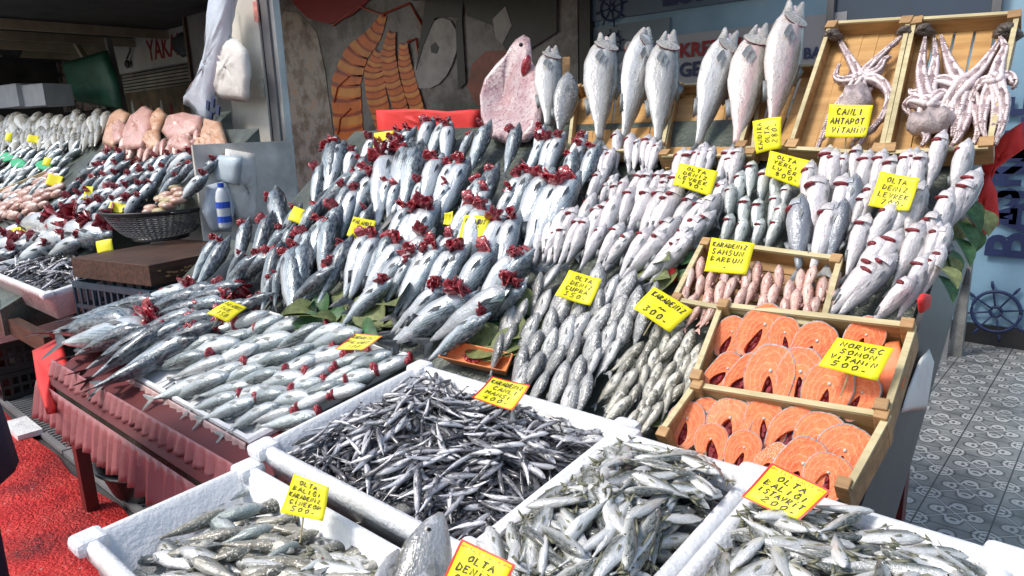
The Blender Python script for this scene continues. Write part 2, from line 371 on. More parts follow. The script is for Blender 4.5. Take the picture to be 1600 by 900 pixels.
def species(key, name, top, bot, wid, skin, fin, tailh=.11, eye=(.9, .02, .016), gill=None, dorsal=None, fork=.55, variants=4, bendr=.05, parts=True, n=20, m=12, extra=None, tailn=.17):
    """prototype meshes; each variant is (body, [(part name, mesh)...])"""
    out = []
    for v in range(variants):
        q = random.Random(hash(key) % 1 + v * 31 + len(key))
        bend = (q.uniform(-bendr, bendr), q.uniform(-bendr, bendr) * .8)
        mb = body_mb(top, bot, wid, bend, n, m); c = mb.c
        wmax = max(w for _, w in wid)
        # back fin, belly fin, side fins belong to the body's mesh
        dz = interp(top, .5)
        for (a, b, hh) in (dorsal or [(.35, .62, .045)]):
            cy, cz = c((a + b) / 2)
            fin_plate(mb, [(a, interp(top, a) * .9 + cz), (a - .03, interp(top, a) + hh * .35 + cz), (b - .06, interp(top, b) + hh + cz), (b, interp(top, b) * .9 + cz)], cy, .004, 1 if parts else 1)
        cy, cz = c(.28)
        fin_plate(mb, [(.22, interp(bot, .22) * .9 + cz), (.17, interp(bot, .2) - .03 + cz), (.33, interp(bot, .33) - .035 + cz), (.36, interp(bot, .36) * .9 + cz)], cy, .004, 1)
        for s in (1, -1):
            w = interp(wid, .7); cy, cz = c(.62)
            mb.add([(.74, s * w * .96 + cy, -.012 + cz), (.68, s * (w + .008) + cy, .004 + cz), (.57, s * (w + .012) + cy, -.028 + cz), (.67, s * (w + .010) + cy, -.03 + cz)], [(0, 1, 2, 3)], 1)
        ps = []
        if parts:
            body = mb.mesh(name + '_body', [skin, fin])
            ps.append(('tail_fin', tail_mb(tailh, c, fork, ln=tailn).mesh('tail_fin', fin, False)))
            if eye:
                for s in (1, -1):
                    w = interp(wid, eye[0]) * .86; cy, cz = c(eye[0])
                    ps.append(('eye', eye_mb(eye[0], s * w + cy, eye[1] + cz, eye[2], s).mesh('eye', [M['eye'], M['iris']])))
            if gill == 'petals':
                ps.append(('gills', petals(.86, -.04, .108, v * 7 + 3, 6).mesh('gills', M['gill'])))
            if gill == 'slit':
                g = MB(); zb = interp(bot, .77); g.ell((.775, (v % 3 - 1) * .012, zb + .012), .030 + .012 * (v % 2), wmax * (.62 + .12 * (v % 3)), .034, 0, 12, 6, Matrix.Rotation((v % 3 - 1) * .3, 3, 'X'))
                ps.append(('gill_opening', g.mesh('gill_opening', M['slit'])))
                g = MB()   # the flap standing away round the throat
                L = []
                for x, k in ((.80, 1.10), (.845, 1.04), (.90, .84)):
                    zb = interp(bot, .80) * k; ww = wmax * k * .98
                    L.append([(x, ww * sin(a), .0 + zb * cos(a)) for a in [(-1.35 + 2.7 * j / 10) for j in range(11)]])
                L2 = [[(p[0], p[1] * .88, p[2] * .88) for p in l] for l in L][::-1]
                g.loft(L + L2 + [L[0]], False)
                ps.append(('gill_cover', g.mesh('gill_cover', skin)))
            if extra: ps += extra(v, c)
        else:
            tail_mb(tailh, c, fork, mb, 1, ln=tailn)
            for s in (1, -1):
                w = interp(wid, eye[0]) * .86; cy, cz = c(eye[0])
                eye_mb(eye[0], s * w + cy, eye[1] + cz, eye[2], s, mb, (2, 3))
            body = mb.mesh(name + '_body', [skin, fin, M['eye'], M['iris']])
        out.append((body, ps))
    SP[key] = out
T_ = lambda *a: [(x, v) for x, v in a]
species('bonito', 'bonito', T_((0, .012), (.12, .04), (.35, .095), (.6, .115), (.8, .10), (.86, .085), (1, .04)),
        T_((0, -.012), (.12, -.045), (.35, -.10), (.6, -.12), (.79, -.105), (.83, -.03), (1, .005)),
        T_((0, .008), (.15, .03), (.4, .075), (.65, .095), (.8, .085), (.85, .05), (.93, .028), (1, .006)), M['bonito'], M['findark'], .12, (.93, .035, .013), 'petals', [(.5, .7, .03), (.2, .33, .035)], .6, 8, .10)
species('bass', 'sea_bass', T_((0, .02), (.12, .035), (.35, .085), (.6, .11), (.8, .095), (.92, .055), (1, .012)),
        T_((0, -.02), (.12, -.04), (.35, -.09), (.6, -.115), (.77, -.10), (.8, -.09), (.9, -.06), (1, -.012)),
        T_((0, .01), (.15, .03), (.4, .07), (.65, .085), (.8, .08), (.92, .05), (1, .01)), M['bass'], M['fin'], .085, (.91, .03, .016), 'slit', [(.5, .68, .05), (.25, .4, .04)], .3, 5, .06)
species('bassdark', 'sea_bass', T_((0, .02), (.12, .035), (.35, .085), (.6, .11), (.8, .095), (.92, .055), (1, .012)),
        T_((0, -.02), (.12, -.04), (.35, -.09), (.6, -.115), (.77, -.10), (.8, -.09), (.9, -.06), (1, -.012)),
        T_((0, .01), (.15, .03), (.4, .07), (.65, .085), (.8, .08), (.92, .05), (1, .01)), M['bassdark'], M['fin'], .085, (.91, .03, .016), 'slit', [(.5, .68, .05), (.25, .4, .04)], .3, 3, .05)
species('bream', 'sea_bream', T_((0, .02), (.1, .035), (.3, .12), (.55, .17), (.78, .145), (.92, .08), (1, .0)),
        T_((0, -.02), (.1, -.035), (.3, -.1), (.55, -.13), (.78, -.11), (.92, -.07), (1, -.03)),
        T_((0, .01), (.15, .025), (.4, .06), (.65, .08), (.82, .07), (.93, .045), (1, .012)), M['bream'], M['fin'], .12, (.88, .035, .022), None, [(.3, .7, .03)], .5, 4, .05)
species('mullet', 'small_mullet', T_((0, .018), (.12, .035), (.35, .085), (.6, .11), (.8, .10), (.93, .06), (1, .012)),
        T_((0, -.018), (.12, -.035), (.35, -.085), (.6, -.11), (.8, -.09), (.93, -.05), (1, -.012)),
        T_((0, .01), (.15, .03), (.4, .065), (.65, .085), (.82, .08), (.93, .05), (1, .012)), M['mullet'], M['fin'], .09, (.9, .035, .02), None, [(.45, .6, .04)], .4, 5, .12, n=14, m=10)
species('bluefish', 'bluefish', *[T_((0, s * .018), (.12, s * .035), (.35, s * .09), (.6, s * .115), (.8, s * .10), (.93, s * .06), (1, s * .012)) for s in (1, -1)],
        T_((0, .01), (.15, .03), (.4, .065), (.65, .085), (.82, .08), (.93, .05), (1, .012)), M['bluefish'], M['fin'], .09, (.9, .035, .018), 'slit', [(.3, .6, .03)], .5, 3, .05, n=14, m=10)
species('redmullet', 'red_mullet', T_((0, .018), (.12, .035), (.35, .085), (.6, .115), (.8, .11), (.93, .06), (1, .0)),
        T_((0, -.018), (.12, -.035), (.35, -.08), (.6, -.10), (.8, -.09), (.93, -.05), (1, -.02)),
        T_((0, .01), (.15, .03), (.4, .065), (.65, .085), (.82, .08), (.93, .05), (1, .012)), M['redmullet'], M['finpink'], .09, (.88, .05, .022), None, [(.45, .6, .04)], .4, 4, .10, n=14, m=10)
species('traymac', 'small_bonito', *[T_((0, s * .012), (.12, s * .03), (.35, s * .085), (.6, s * .11), (.8, s * .095), (.86, s * .08), (1, s * .02)) for s in (1, -1)],
        T_((0, .008), (.15, .025), (.4, .06), (.65, .08), (.8, .075), (.92, .04), (1, .008)), M['traymac'], M['fin'], .1, (.92, .02, .016), None, [(.45, .62, .03)], .6, 4, .10,
        extra=lambda v, c: ([('gills', (lambda g: (g.ell((1.0, 0, 0), .035, .07, .075, 0, 10, 6), g.ell((.95, 0, -.05), .05, .05, .05, 0, 8, 5), g)[-1])(MB()).mesh('gills', M['gill']))] if v % 2 == 0 else []), n=16, m=10)
species('anchovy', 'anchovy', *[T_((0, s * .012), (.15, s * .03), (.45, s * .062), (.7, s * .07), (.85, s * .06), (.95, s * .035), (1, s * .008)) for s in (1, -1)],
        T_((0, .006), (.15, .018), (.45, .042), (.7, .05), (.85, .048), (.95, .03), (1, .008)), M['anchovy'], M['findark'], .06, (.93, .012, .018), None, [(.45, .56, .03)], .5, 9, .34, False, 12, 8, tailn=.12)
species('mackerel', 'horse_mackerel', T_((0, .012), (.12, .022), (.35, .075), (.6, .105), (.8, .10), (.93, .055), (1, .0)),
        T_((0, -.012), (.12, -.022), (.35, -.075), (.6, -.11), (.8, -.095), (.93, -.055), (1, -.02)),
        T_((0, .008), (.12, .015), (.4, .05), (.65, .07), (.82, .065), (.93, .042), (1, .01)), M['mackerel'], M['finyellow'], .085, (.88, .03, .024), None, [(.3, .6, .03)], .55, 6, .12, False, 16, 10)
def mouth(v, c):
    g = MB(); g2 = MB(); gp = (.012, .04, .0)[v % 3]
    def jaw(mb, pts):
        mb.loft([[(x, w * cos(a), z + hh * sin(a)) for a in [2 * pi * j / 12 for j in range(12)]] for x, z, w, hh in pts], True, True, True)
    jaw(g, [(.87, .022, .078, .072), (.93, .030, .064, .054), (1.0, .032 + gp * .3, .044, .033), (1.05, .034 + gp * .5, .028, .021), (1.075, .034 + gp * .6, .014, .012)])
    jaw(g2, [(.86, -.045, .068, .052), (.93, -.042 - gp * .1, .056, .034), (.99, -.026 - gp * .5, .038, .022), (1.02, -.018 - gp * .8, .026, .016), (1.04, -.012 - gp, .014, .010)])
    t = MB(); t.ell((.96, 0, .0), .06, .034, .028, 0, 10, 6)
    ps = [('upper_jaw', g.mesh('upper_jaw', M['headskin'])), ('lower_jaw', g2.mesh('lower_jaw', M['headskin'])), ('mouth_lining', t.mesh('mouth_lining', M['lip']))]
    for s in (1, -1):   # raised gill plate with its dark rim, and the fin behind it
        p = MB(); L = []
        for k in (0, .35, .7, 1.0):
            L.append([(.845 + .060 * cos(a) * k, s * ((.090 - .035 * (.5 + .5 * cos(a)) * k) + .008 * (1 - k * k) + .002), -.012 + .098 * sin(a) * k) for a in [2 * pi * j / 18 for j in range(18)]])
        p.loft(L[::-1] if s > 0 else L, True, False, False); p.v.append((.845, s * .10, -.012)); ps.append(('gill_plate', p.mesh('gill_plate', M['headskin'])))
        q = MB(); q.tube([(.845 + .062 * cos(a), s * (.092 - .035 * (.5 + .5 * cos(a))), -.012 + .10 * sin(a)) for a in [pi / 2 + .35 + (pi - .7) * j / 12 for j in range(13)]], .003, 5); ps.append(('gill_rim', q.mesh('gill_rim', M['slit'])))
        f = MB(); o = [(.775, s * .093, -.05), (.72, s * .106, -.035), (.62, s * .112, -.075), (.66, s * .108, -.10), (.74, s * .10, -.075)]; f.add(o, [(0, 1, 2, 3, 4)]); ps.append(('side_fin', f.mesh('side_fin', M['fin'])))
    return ps
for kk, mm in (('whole', 'wholefish'), ('trout', 'salmontrout')):
    species(kk, 'hung_fish', T_((0, .03), (.1, .035), (.3, .085), (.5, .125), (.7, .125), (.84, .105), (.91, .08), (.94, .055), (.95, .01), (1, .0)),
        T_((0, -.03), (.1, -.04), (.3, -.09), (.5, -.14), (.68, -.145), (.82, -.115), (.9, -.08), (.94, -.05), (.95, -.01), (1, -.0)),
        T_((0, .015), (.15, .03), (.4, .07), (.65, .095), (.8, .09), (.9, .068), (.94, .045), (.95, .01), (1, .003)), M[mm], M['fin'], .09, (.93, .055, .017), None, [(.42, .6, .05)], .2, 3, .05, extra=mouth, n=24, m=16)

FISH = []   # (object, px, py, group key) kept for the labels
def place(key, name, head, tail, nrm, roll, group=None, cat='fish', label=None, variant=None, hx=1.0, tx=-.15, parts=True, px=None, gkey=None, fat=1.0):
    X = head - tail; L = X.length / (hx - tx); X.normalize()
    nrm = (nrm - X * nrm.dot(X)).normalized(); side = X.cross(nrm)
    Z = (side * cos(roll) - nrm * sin(roll)).normalized(); Y = Z.cross(X)
    loc = tail + X * (-tx * L)
    if fat != 1: X2 = X; Y = Y * fat; Z = Z * fat
    v = SP[key][R.randrange(len(SP[key])) if variant is None else variant]
    o = link(name, v[0], M=frame(loc, X, Y, Z, L), label=label, cat=cat, group=group)
    if parts:
        for nm, me in v[1]: link(nm, me, o)
    if px: FISH.append((o, px[0], px[1], gkey, key))
    return o
def lay(key, name, hp, tp, roll, group, gkey, lift=(.03, .03), cat='fish', hx=1.0, tx=-.15, variant=None, parts=True, fat=1.0, rj=.25):
    H = P(hp[0], hp[1], lift[0]); Tl = P(tp[0], tp[1], lift[1])
    n = pnorm((H.y + Tl.y) / 2 )
    return place(key, name, H, Tl, n, roll + R.uniform(-rj, rj), group, cat, None, variant, hx, tx, parts, ((hp[0] * .6 + tp[0] * .4), (hp[1] * .6 + tp[1] * .4)), gkey, fat)
def inside(p, poly):
    c = False; j = len(poly) - 1
    for i in range(len(poly)):
        if (poly[i][1] > p[1]) != (poly[j][1] > p[1]) and p[0] < (poly[j][0] - poly[i][0]) * (p[1] - poly[i][1]) / (poly[j][1] - poly[i][1]) + poly[i][0]: c = not c
        j = i
    return c
def field(poly, d, ln, along, across, jit=.25, angj=8):
    """head points of fish laid in slanting rows over a patch of the slope, topmost row first"""
    a = math.atan2(d[1], d[0]); ux, uy = cos(a), sin(a); vx, vy = -uy, ux
    cx = sum(p[0] for p in poly) / len(poly); cy = sum(p[1] for p in poly) / len(poly); out = []
    K = int(900 / min(along, across)) + 1
    for i in range(-K, K):
        for j in range(-K, K):
            x = cx + ux * i * along + vx * (j * across) + ux * (j % 2) * along * .5; y = cy + uy * i * along + vy * j * across + uy * (j % 2) * along * .5
            if abs(x - cx) > 900 or abs(y - cy) > 600: continue
            x += R.uniform(-jit, jit) * across; y += R.uniform(-jit, jit) * across
            if inside((x, y), poly):
                b = a + radians(R.uniform(-angj, angj)); l = ln * R.uniform(.88, 1.12)
                out.append(((x, y), (x - cos(b) * l, y - sin(b) * l)))
    out.sort(key=lambda t: t[0][1]); return out

# ------------------------------------------------------------------ the setting
def sheet(name, x0, x1, y0, y1, z, m, kind='structure', cuts=1):
    mb = MB(); mb.add([(x0, y0, z), (x1, y0, z), (x1, y1, z), (x0, y1, z)], [(0, 1, 2, 3)])
    return mb.obj(name, m, kind=kind)
def asphalt():
    m = N('street_asphalt'); c = m.coord(); f = m.noise(c, 3, 6, .6)
    m.l(m.ramp(f, [(.3, (.03, .03, .032)), (.7, (.075, .072, .07))]), m.p.inputs['Base Color']); m.set(Roughness=.4)
    m.bump(m.noise(c, 90, 3), .4, .01); return m.mat
sheet('street', -150, 150, -150, 150, -.008, asphalt())
def tile_mat():
    m = N('patterned_floor_tiles'); t = m.n('TexCoord'); S = .25
    mp = m.n('Mapping'); m.l(t.outputs['Object'], mp.inputs[0]); mp.inputs['Scale'].default_value = (1 / S, 1 / S, 1); mp.inputs['Location'].default_value = (.12, 0, 0)
    sp = m.n('SeparateXYZ'); m.l(mp.outputs[0], sp.inputs[0])
    fx = m.math('SUBTRACT', m.math('FRACT', sp.outputs[0]), .5); fy = m.math('SUBTRACT', m.math('FRACT', sp.outputs[1]), .5)
    ax = m.math('ABSOLUTE', fx); ay = m.math('ABSOLUTE', fy)
    r = m.math('SQRT', m.math('ADD', m.math('MULTIPLY', fx, fx), m.math('MULTIPLY', fy, fy)))
    th = m.math('ARCTAN2', fy, fx)
    # flower at tile centre, four-lobed, plus quarter rosettes at the corners and diagonal stems
    pet = m.math('MULTIPLY_ADD', m.math('ABSOLUTE', m.math('COSINE', m.math('MULTIPLY', th, 2.0))), .14, .16)
    d1 = m.math('ABSOLUTE', m.math('SUBTRACT', r, pet))
    cx = m.math('SUBTRACT', ax, .5); cy = m.math('SUBTRACT', ay, .5)
    rc = m.math('SQRT', m.math('ADD', m.math('MULTIPLY', cx, cx), m.math('MULTIPLY', cy, cy)))
    d2 = m.math('ABSOLUTE', m.math('SUBTRACT', rc, .17)); d3 = m.math('ABSOLUTE', m.math('SUBTRACT', rc, .09))
    d4 = m.math('ABSOLUTE', m.math('SUBTRACT', ax, ay))
    # scroll curls: rings centred on the axes of each tile
    rings = []
    for (a, b) in ((ax, ay), (ay, ax)):
        q = m.math('SUBTRACT', a, .27)
        rr = m.math('SQRT', m.math('ADD', m.math('MULTIPLY', q, q), m.math('MULTIPLY', b, b)))
        rings.append(m.math('ABSOLUTE', m.math('SUBTRACT', rr, .085)))
    d = m.math('MINIMUM', m.math('MINIMUM', d1, d2), m.math('MINIMUM', m.math('MINIMUM', d3, m.math('MULTIPLY', d4, 1.4)), m.math('MINIMUM', *rings)))
    light = m.ramp(d, [(.018, (1, 1, 1)), (.032, (0, 0, 0))])
    halo = m.ramp(d, [(.04, (1, 1, 1)), (.075, (0, 0, 0))])
    nz = m.noise(m.coord(), 9, 5); base = m.ramp(nz, [(.3, (.12, .125, .125)), (.7, (.27, .275, .27))])
    col = m.mix(m.math('MULTIPLY', halo, .92), base, (.05, .05, .052)); col = m.mix(light, col, (.44, .44, .43))
    gr = m.math('MINIMUM', m.math('SUBTRACT', .5, ax), m.math('SUBTRACT', .5, ay))
    col = m.mix(m.ramp(gr, [(.008, (1, 1, 1)), (.014, (0, 0, 0))]), col, (.02, .02, .02))
    dirt = m.noise(m.coord(), 1.5, 5); col = m.mix(m.ramp(dirt, [(.5, (0, 0, 0)), (.75, (.6, .6, .6))]), col, (.06, .058, .055))
    m.l(col, m.p.inputs['Base Color']); m.set(Roughness=.35); m.bump(nz, .15, .005); return m.mat
sheet('tiled_floor', -2.5, 4.0, .98, 5.75, 0.0, tile_mat())
sheet('alley_floor', -30, -2.5, 1.36, 9, 0.0, mat('wet_concrete', (.12, .12, .12), .3, .35, 3, .3))
def carpet_mat():
    m = N('red_carpet'); c = m.coord(); f = m.noise(c, 7, 6, .7); g = m.noise(c, 2.2, 4)
    v = m.n('TexVoronoi'); v.inputs['Scale'].default_value = 75; m.l(m.mix(.06, c, m.noise(c, 14, 3, .6, 'Color')), v.inputs['Vector'])
    col = m.ramp(f, [(.25, (.42, .008, .008)), (.5, (.78, .022, .02)), (.72, (.90, .09, .07))])
    stain = m.ramp(g, [(.5, (0, 0, 0)), (.68, (.85, .85, .85))]); col = m.mix(m.math('MULTIPLY', stain, m.ramp(v.outputs['Distance'], [(.1, (0, 0, 0)), (.6, (1, 1, 1))])), col, (.10, .012, .016))
    fl = m.noise(c, 38, 2, .5); col = m.mix(m.ramp(fl, [(.70, (0, 0, 0)), (.74, (.8, .8, .8))]), col, (.8, .35, .33))
    m.l(col, m.p.inputs['Base Color']); m.set(Roughness=.6); m.bump(m.math('ADD', m.noise(c, 24, 6, .75), m.math('MULTIPLY', v.outputs['Distance'], .4)), .9, .03); return m.mat
mb = MB(); n = 40
for i in range(n + 1):
    x = -9 + 11 * i / n; w = .015 * sin(i * 1.9) + .01 * sin(i * 4.3)
    for k, (y, z) in enumerate(((-1.6, .012), (.5, .014), (.93 + w, .016 + .01 * abs(w) * 40), (.945 + w, .0))): mb.v.append((x, y, z))
for i in range(n):
    for k in range(3): a = i * 4 + k; mb.f.append((a, a + 4, a + 5, a + 1)); mb.m.append(0)
mb.obj('red_carpet', carpet_mat(), smooth=True, label='wet red carpet laid along the street in front of the stall', cat='carpet')
# long drain grates behind the carpet's edge
def grate(x0, x1, label, y0=.975, y1=1.33):
    t = empty('drain_grate', ((x0 + x1) / 2, (y0 + y1) / 2, 0), label, 'grate', 'drain grates beside the carpet')
    f = MB()
    for y in (y0 + .015, y1 - .015): f.box((0, y - (y0 + y1) / 2, .012), (x1 - x0, .03, .024))
    for x in (-(x1 - x0) / 2 + .015, (x1 - x0) / 2 - .015): f.box((x, 0, .0115), (.03, y1 - y0 - .06, .023))
    f.obj('frame', M['steel'], t)
    b = MB(); k = int((x1 - x0 - .06) / .042)
    for i in range(k): b.box((-(x1 - x0) / 2 + .05 + i * .042, 0, .011), (.016, y1 - y0 - .062, .018))
    b.obj('bars', M['steel'], t)
for i, (a, b, l) in enumerate(((-5.3, -4.05, 'steel drain grate by the carpet edge beside the black crates'), (-4.03, -3.0, 'steel drain grate at the foot of the maroon table leg'), (-2.98, -1.9, 'steel drain grate under the black tub'))): grate(a, b, l)
# back wall of the shops and the roof added over the rear of the stalls to shade it
WY = 5.75
wm = N('painted_shop_wall'); c = wm.coord(); f = wm.noise(c, 1.3, 5)
wm.l(wm.ramp(f, [(.3, (.17, .30, .42)), (.5, (.25, .42, .55)), (.75, (.42, .55, .62))]), wm.p.inputs['Base Color']); wm.set(Roughness=.35); wm.bump(wm.noise(c, 20, 3), .05, .01)
mb = MB(); mb.box((2.0 - 3.05, WY + .10, 1.75), (6.1 + .0, .2, 3.5)); 
mb.obj('shop_wall', wm.mat, label='light blue shop front wall with navy lettering behind the stall', cat='wall')
mb = MB(); mb.box((-8.1, WY + .10, 1.75), (8.0, .2, 3.5))
mb.obj('mural_wall', mat('dark_mural_wall', (.13, .125, .13), .5, .45, 1.5, .1), label='dim grey wall carrying the big seafood photo mural', cat='wall')
mb = MB(); mb.box((-17.2, WY + 1.4, 1.75), (10.2, .2, 3.5))
mb.obj('alley_wall', mat('dark_alley_wall', (.06, .055, .05), .7, .5, 2, .2), label='dark cluttered wall at the back of the left stall', cat='wall')
mb = MB(); mb.box((-12.12, WY + .7, 1.75), (.06, 1.5, 3.5)); mb.obj('wall_end', M['wooddark'], label='narrow dark end wall between mural and alley', cat='wall')
ww = MB(); ww.box((-4.02 - .04, WY - .03, 1.75), (.12, .10, 3.5)); ww.obj('wall_post', M['black'], label='black upright post where mural and blue wall meet', cat='post')
mb = MB(); mb.box((-1.05, WY - .02, .07), (6.1, .03, .14)); mb.obj('skirting_board', M['black'], label='black skirting board under the blue wall', cat='skirting')
rf = MB(); rf.box((-4.3, 4.75, 3.06), (4.3, 4.5, .1)); rf.box((-15, 4.95, 3.68), (17, 4.9, .1)); rf.box((-6.42, 4.75, 3.38), (.06, 4.5, .6)); rf.obj('shop_roof', mat('roof_underside', (.06, .06, .06), .7, .3, 2, .1), label='dark flat roof over the back of the stalls', cat='roof')  # out of view over the main stall; lowered and cut to darken the wall
for i in range(4):
    mb = MB(); mb.beam((-19.5 + i * 1.6, 2.6, 3.53), (-19.5 + i * 1.6, 6.9, 3.53), .09, .16); mb.obj('roof_beam', mat('beam_cream', (.40, .34, .24), .6, .2, 3, .1) if i == 0 else bpy.data.materials['beam_cream'], label='cream painted roof beam over the left stall', cat='beam', group='cream roof beams above the left stall')
# a building across the street behind the camera, seen only in the wet shine
# lettering in the built-in font
def text(body, name, m, parent, loc, X, Y, size, align='CENTER', ext=.002, off=0.0, sx=1.0):
    c = bpy.data.curves.new(name, 'FONT'); c.body = body; c.size = size; c.extrude = ext; c.align_x = align; c.offset = off; c.materials.append(m)
    c.resolution_u = 3
    o = bpy.data.objects.new(name, c); COL.objects.link(o)
    me = bpy.data.meshes.new_from_object(o); bpy.data.objects.remove(o); me.name = name; o = bpy.data.objects.new(name, me); COL.objects.link(o)
    Z = X.cross(Y); o.matrix_local = frame(Vector(loc), X * sx, Y, Z)
    if parent: o.parent = parent
    return o
XX, YY, ZZ = Vector((1, 0, 0)), Vector((0, 1, 0)), Vector((0, 0, 1))
def wheel_mb(r, mb=None, c=(0, 0, 0)):
    mb = mb or MB()
    mb.tube([(c[0] + r * .66 * cos(a), c[1], c[2] + r * .66 * sin(a)) for a in [i * 2 * pi / 28 for i in range(29)]], r * .055, 6)
    mb.tube([(c[0] + r * .16 * cos(a), c[1], c[2] + r * .16 * sin(a)) for a in [i * 2 * pi / 12 for i in range(13)]], r * .045, 6)
    for k in range(8):
        a = k * pi / 4 + .2; p = Vector((cos(a), 0, sin(a)))
        mb.tube([Vector(c) + p * r * q for q in (.1, .6, .72, .8, .9, 1.0)], [r * .03, r * .03, r * .025, r * .05, r * .05, r * .035], 6)
    return mb
# banner at the right: pale blue, name running upward, ship's wheel
a = ony(1512, 400, WY); b = ony(1600, 400, WY)
bn = empty('wall_banner', (.35, WY, 0), 'pale blue wall banner with vertical navy shop name and ships wheel', 'banner')
bm_ = N('banner_blue_sky'); c = bm_.coord((.6, 1, 1)); f = bm_.noise(c, 1.4, 4)
bm_.l(bm_.ramp(f, [(.35, (.32, .66, .92)), (.5, (.60, .84, .96)), (.7, (.82, .93, .95))]), bm_.p.inputs['Base Color']); bm_.set(Roughness=.3)
mb = MB(); mb.box((.35, -.015, 1.02 + .95), (2.36, .02, 3.62)); mb.obj('banner_sheet', bm_.mat, bn)
def onwall(px, py): p = ony(px, py, WY - .03); return Vector((p.x - .35, -.03, p.z))
p0 = onwall(1585, 352); text('İSKELE', 'lettering', M['navy'], bn, p0, ZZ, -XX, .30, 'LEFT', off=.008, sx=.92)
p0 = onwall(1604, 408); text('BALIK', 'lettering', M['navy'], bn, p0, ZZ, -XX, .34, 'LEFT', off=.009, sx=.95)
p = onwall(1556, 487); w = wheel_mb(.215, None, tuple(p)); w.obj('wheel_emblem', M['navy'], bn, True)
# upper fascia with the shop name, cut by the frame
sg = empty('shop_sign', (-2.3, WY, 0), 'long dim blue sign with navy shop name above the hung fish', 'sign')
mb = MB(); mb.box((-.1, -.02, 2.87), (3.2, .03, .72)); mb.obj('sign_board', mat('sign_board_blue', (.10, .15, .22), .4, .2, 2, .05), sg)
def onw(px, py, x0=-2.3, y=WY - .045): p = ony(px, py, y); return Vector((p.x - x0, y - WY, p.z))
text('İSKELE BALIK', 'lettering', M['navy'], sg, onw(1035, 8), XX, ZZ, .42, 'LEFT', off=.012, sx=.8)
wheel_mb(.17, None, tuple(onw(955, 12))).obj('wheel_emblem', M['navy'], sg, True)
s2 = empty('shop_sign', (-2.3, WY, 0), 'small lower sign with a ships wheel beside the credit card notice', 'sign')
mb = MB(); q = onw(985, 92); mb.box((q.x - .05, -.015, q.z), (.85, .02, .62)); mb.obj('sign_board', mat('sign_board_grey', (.16, .21, .26), .4, .2, 2, .05), s2)
wheel_mb(.13, None, tuple(onw(957, 68))).obj('wheel_emblem', M['navy'], s2, True)
text('BALIK', 'lettering', M['navy'], s2, onw(940, 112), XX, ZZ, .12, 'LEFT')
s3 = empty('notice_board', (-2.3, WY, 0), 'grey notice reading KREDİ KARTI GEÇERLİ behind the hung fish', 'notice')
mb = MB(); a = onw(1135, 98); mb.box((a.x, -.03, a.z), (.98, .02, .52)); mb.obj('notice_sheet', mat('notice_grey', (.36, .36, .38), .4, .1, 2, .05), s3)
text('KREDİ KARTI', 'lettering', M['redink'], s3, onw(1062, 90) + Vector((0, -.012, 0)), XX, ZZ, .16, 'LEFT', off=.004)
text('GEÇERLİ', 'lettering', M['navy'], s3, onw(1062, 120) + Vector((0, -.012, 0)), XX, ZZ, .16, 'LEFT', off=.004)
s4 = empty('notice_board', (-2.3, WY, 0), 'narrow grey panel lettered BALIK beside the octopus crate', 'notice')
mb = MB(); a = onw(1262, 90); mb.box((a.x, -.03, a.z), (.52, .02, .6)); mb.obj('notice_sheet', bpy.data.materials['notice_grey'], s4)
text('BALIK', 'lettering', M['navy'], s4, onw(1255, 92) + Vector((0, -.012, 0)), XX, ZZ, .11, 'LEFT', off=.003)
fr = empty('shop_window', (-.9, WY, 0), 'dark framed shop window above the octopus crates', 'window')
mb = MB(); c0 = ony(1300, 50, WY); c1 = ony(1560, 12, WY); xa, xb = c0.x + .9, c1.x + .9; za, zb = 2.12, 2.62
for x in (xa, xb): mb.box((x, -.05, (za + zb) / 2), (.05, .05, zb - za + .05))
for z in (za, zb): mb.box(((xa + xb) / 2, -.05, z), (xb - xa - .05, .04, .05))
mb.obj('frame', M['metal'], fr); mb = MB(); mb.box(((xa + xb) / 2, -.03, (za + zb) / 2), (xb - xa - .02, .01, zb - za)); mb.obj('pane', mat('dark_window_glass', (.03, .05, .09), .1, .2, 2, 0), fr)
# mural: printed seafood, flat pictures on the dark wall
def print_shape(pts, name, m, parent, x0, lift, th=.004):
    q = [ony(px, py, WY - lift) for px, py in pts]; o = MB(); n = len(q)
    o.add([(p.x - x0, -lift - th, p.z) for p in q] + [(p.x - x0, -lift, p.z) for p in q], [tuple(range(n)), tuple(range(n, 2 * n))[::-1]] + [(i, (i + 1) % n, (i + 1) % n + n, i + n) for i in range(n)])
    return o.obj(name, m, parent)
mu = empty('seafood_mural', (-7, WY, 0), 'dim photo mural of orange prawns, a crab claw and a fish head', 'mural')
pm = N('printed_prawn'); c = pm.coord(); wv = pm.n('TexWave', wave_type='BANDS', bands_direction='Z'); pm.l(c, wv.inputs['Vector']); wv.inputs['Scale'].default_value = .85; wv.inputs['Distortion'].default_value = 2.0
pm.l(pm.mix(pm.ramp(pm.noise(c, 3, 4), [(.35, (0, 0, 0)), (.7, (.6, .6, .6))]), pm.ramp(wv.outputs['Fac'], [(.0, (.22, .03, .008)), (.25, (.62, .11, .015)), (.9, (.85, .22, .03))]), (.9, .38, .08)), pm.p.inputs['Base Color']); pm.set(Roughness=.35)
cm = N('printed_shell'); c = cm.coord(); f = cm.noise(c, 4, 7, .7); cm.l(cm.ramp(f, [(.3, (.06, .04, .03)), (.45, (.26, .18, .14)), (.55, (.42, .37, .34)), (.7, (.55, .24, .10))]), cm.p.inputs['Base Color']); cm.set(Roughness=.35)
fm = N('printed_fish'); c = fm.coord(); f = fm.noise(c, 3, 7, .7); fm.l(fm.ramp(f, [(.3, (.12, .10, .10)), (.5, (.35, .33, .33)), (.7, (.52, .50, .50))]), fm.p.inputs['Base Color']); fm.set(Roughness=.35)
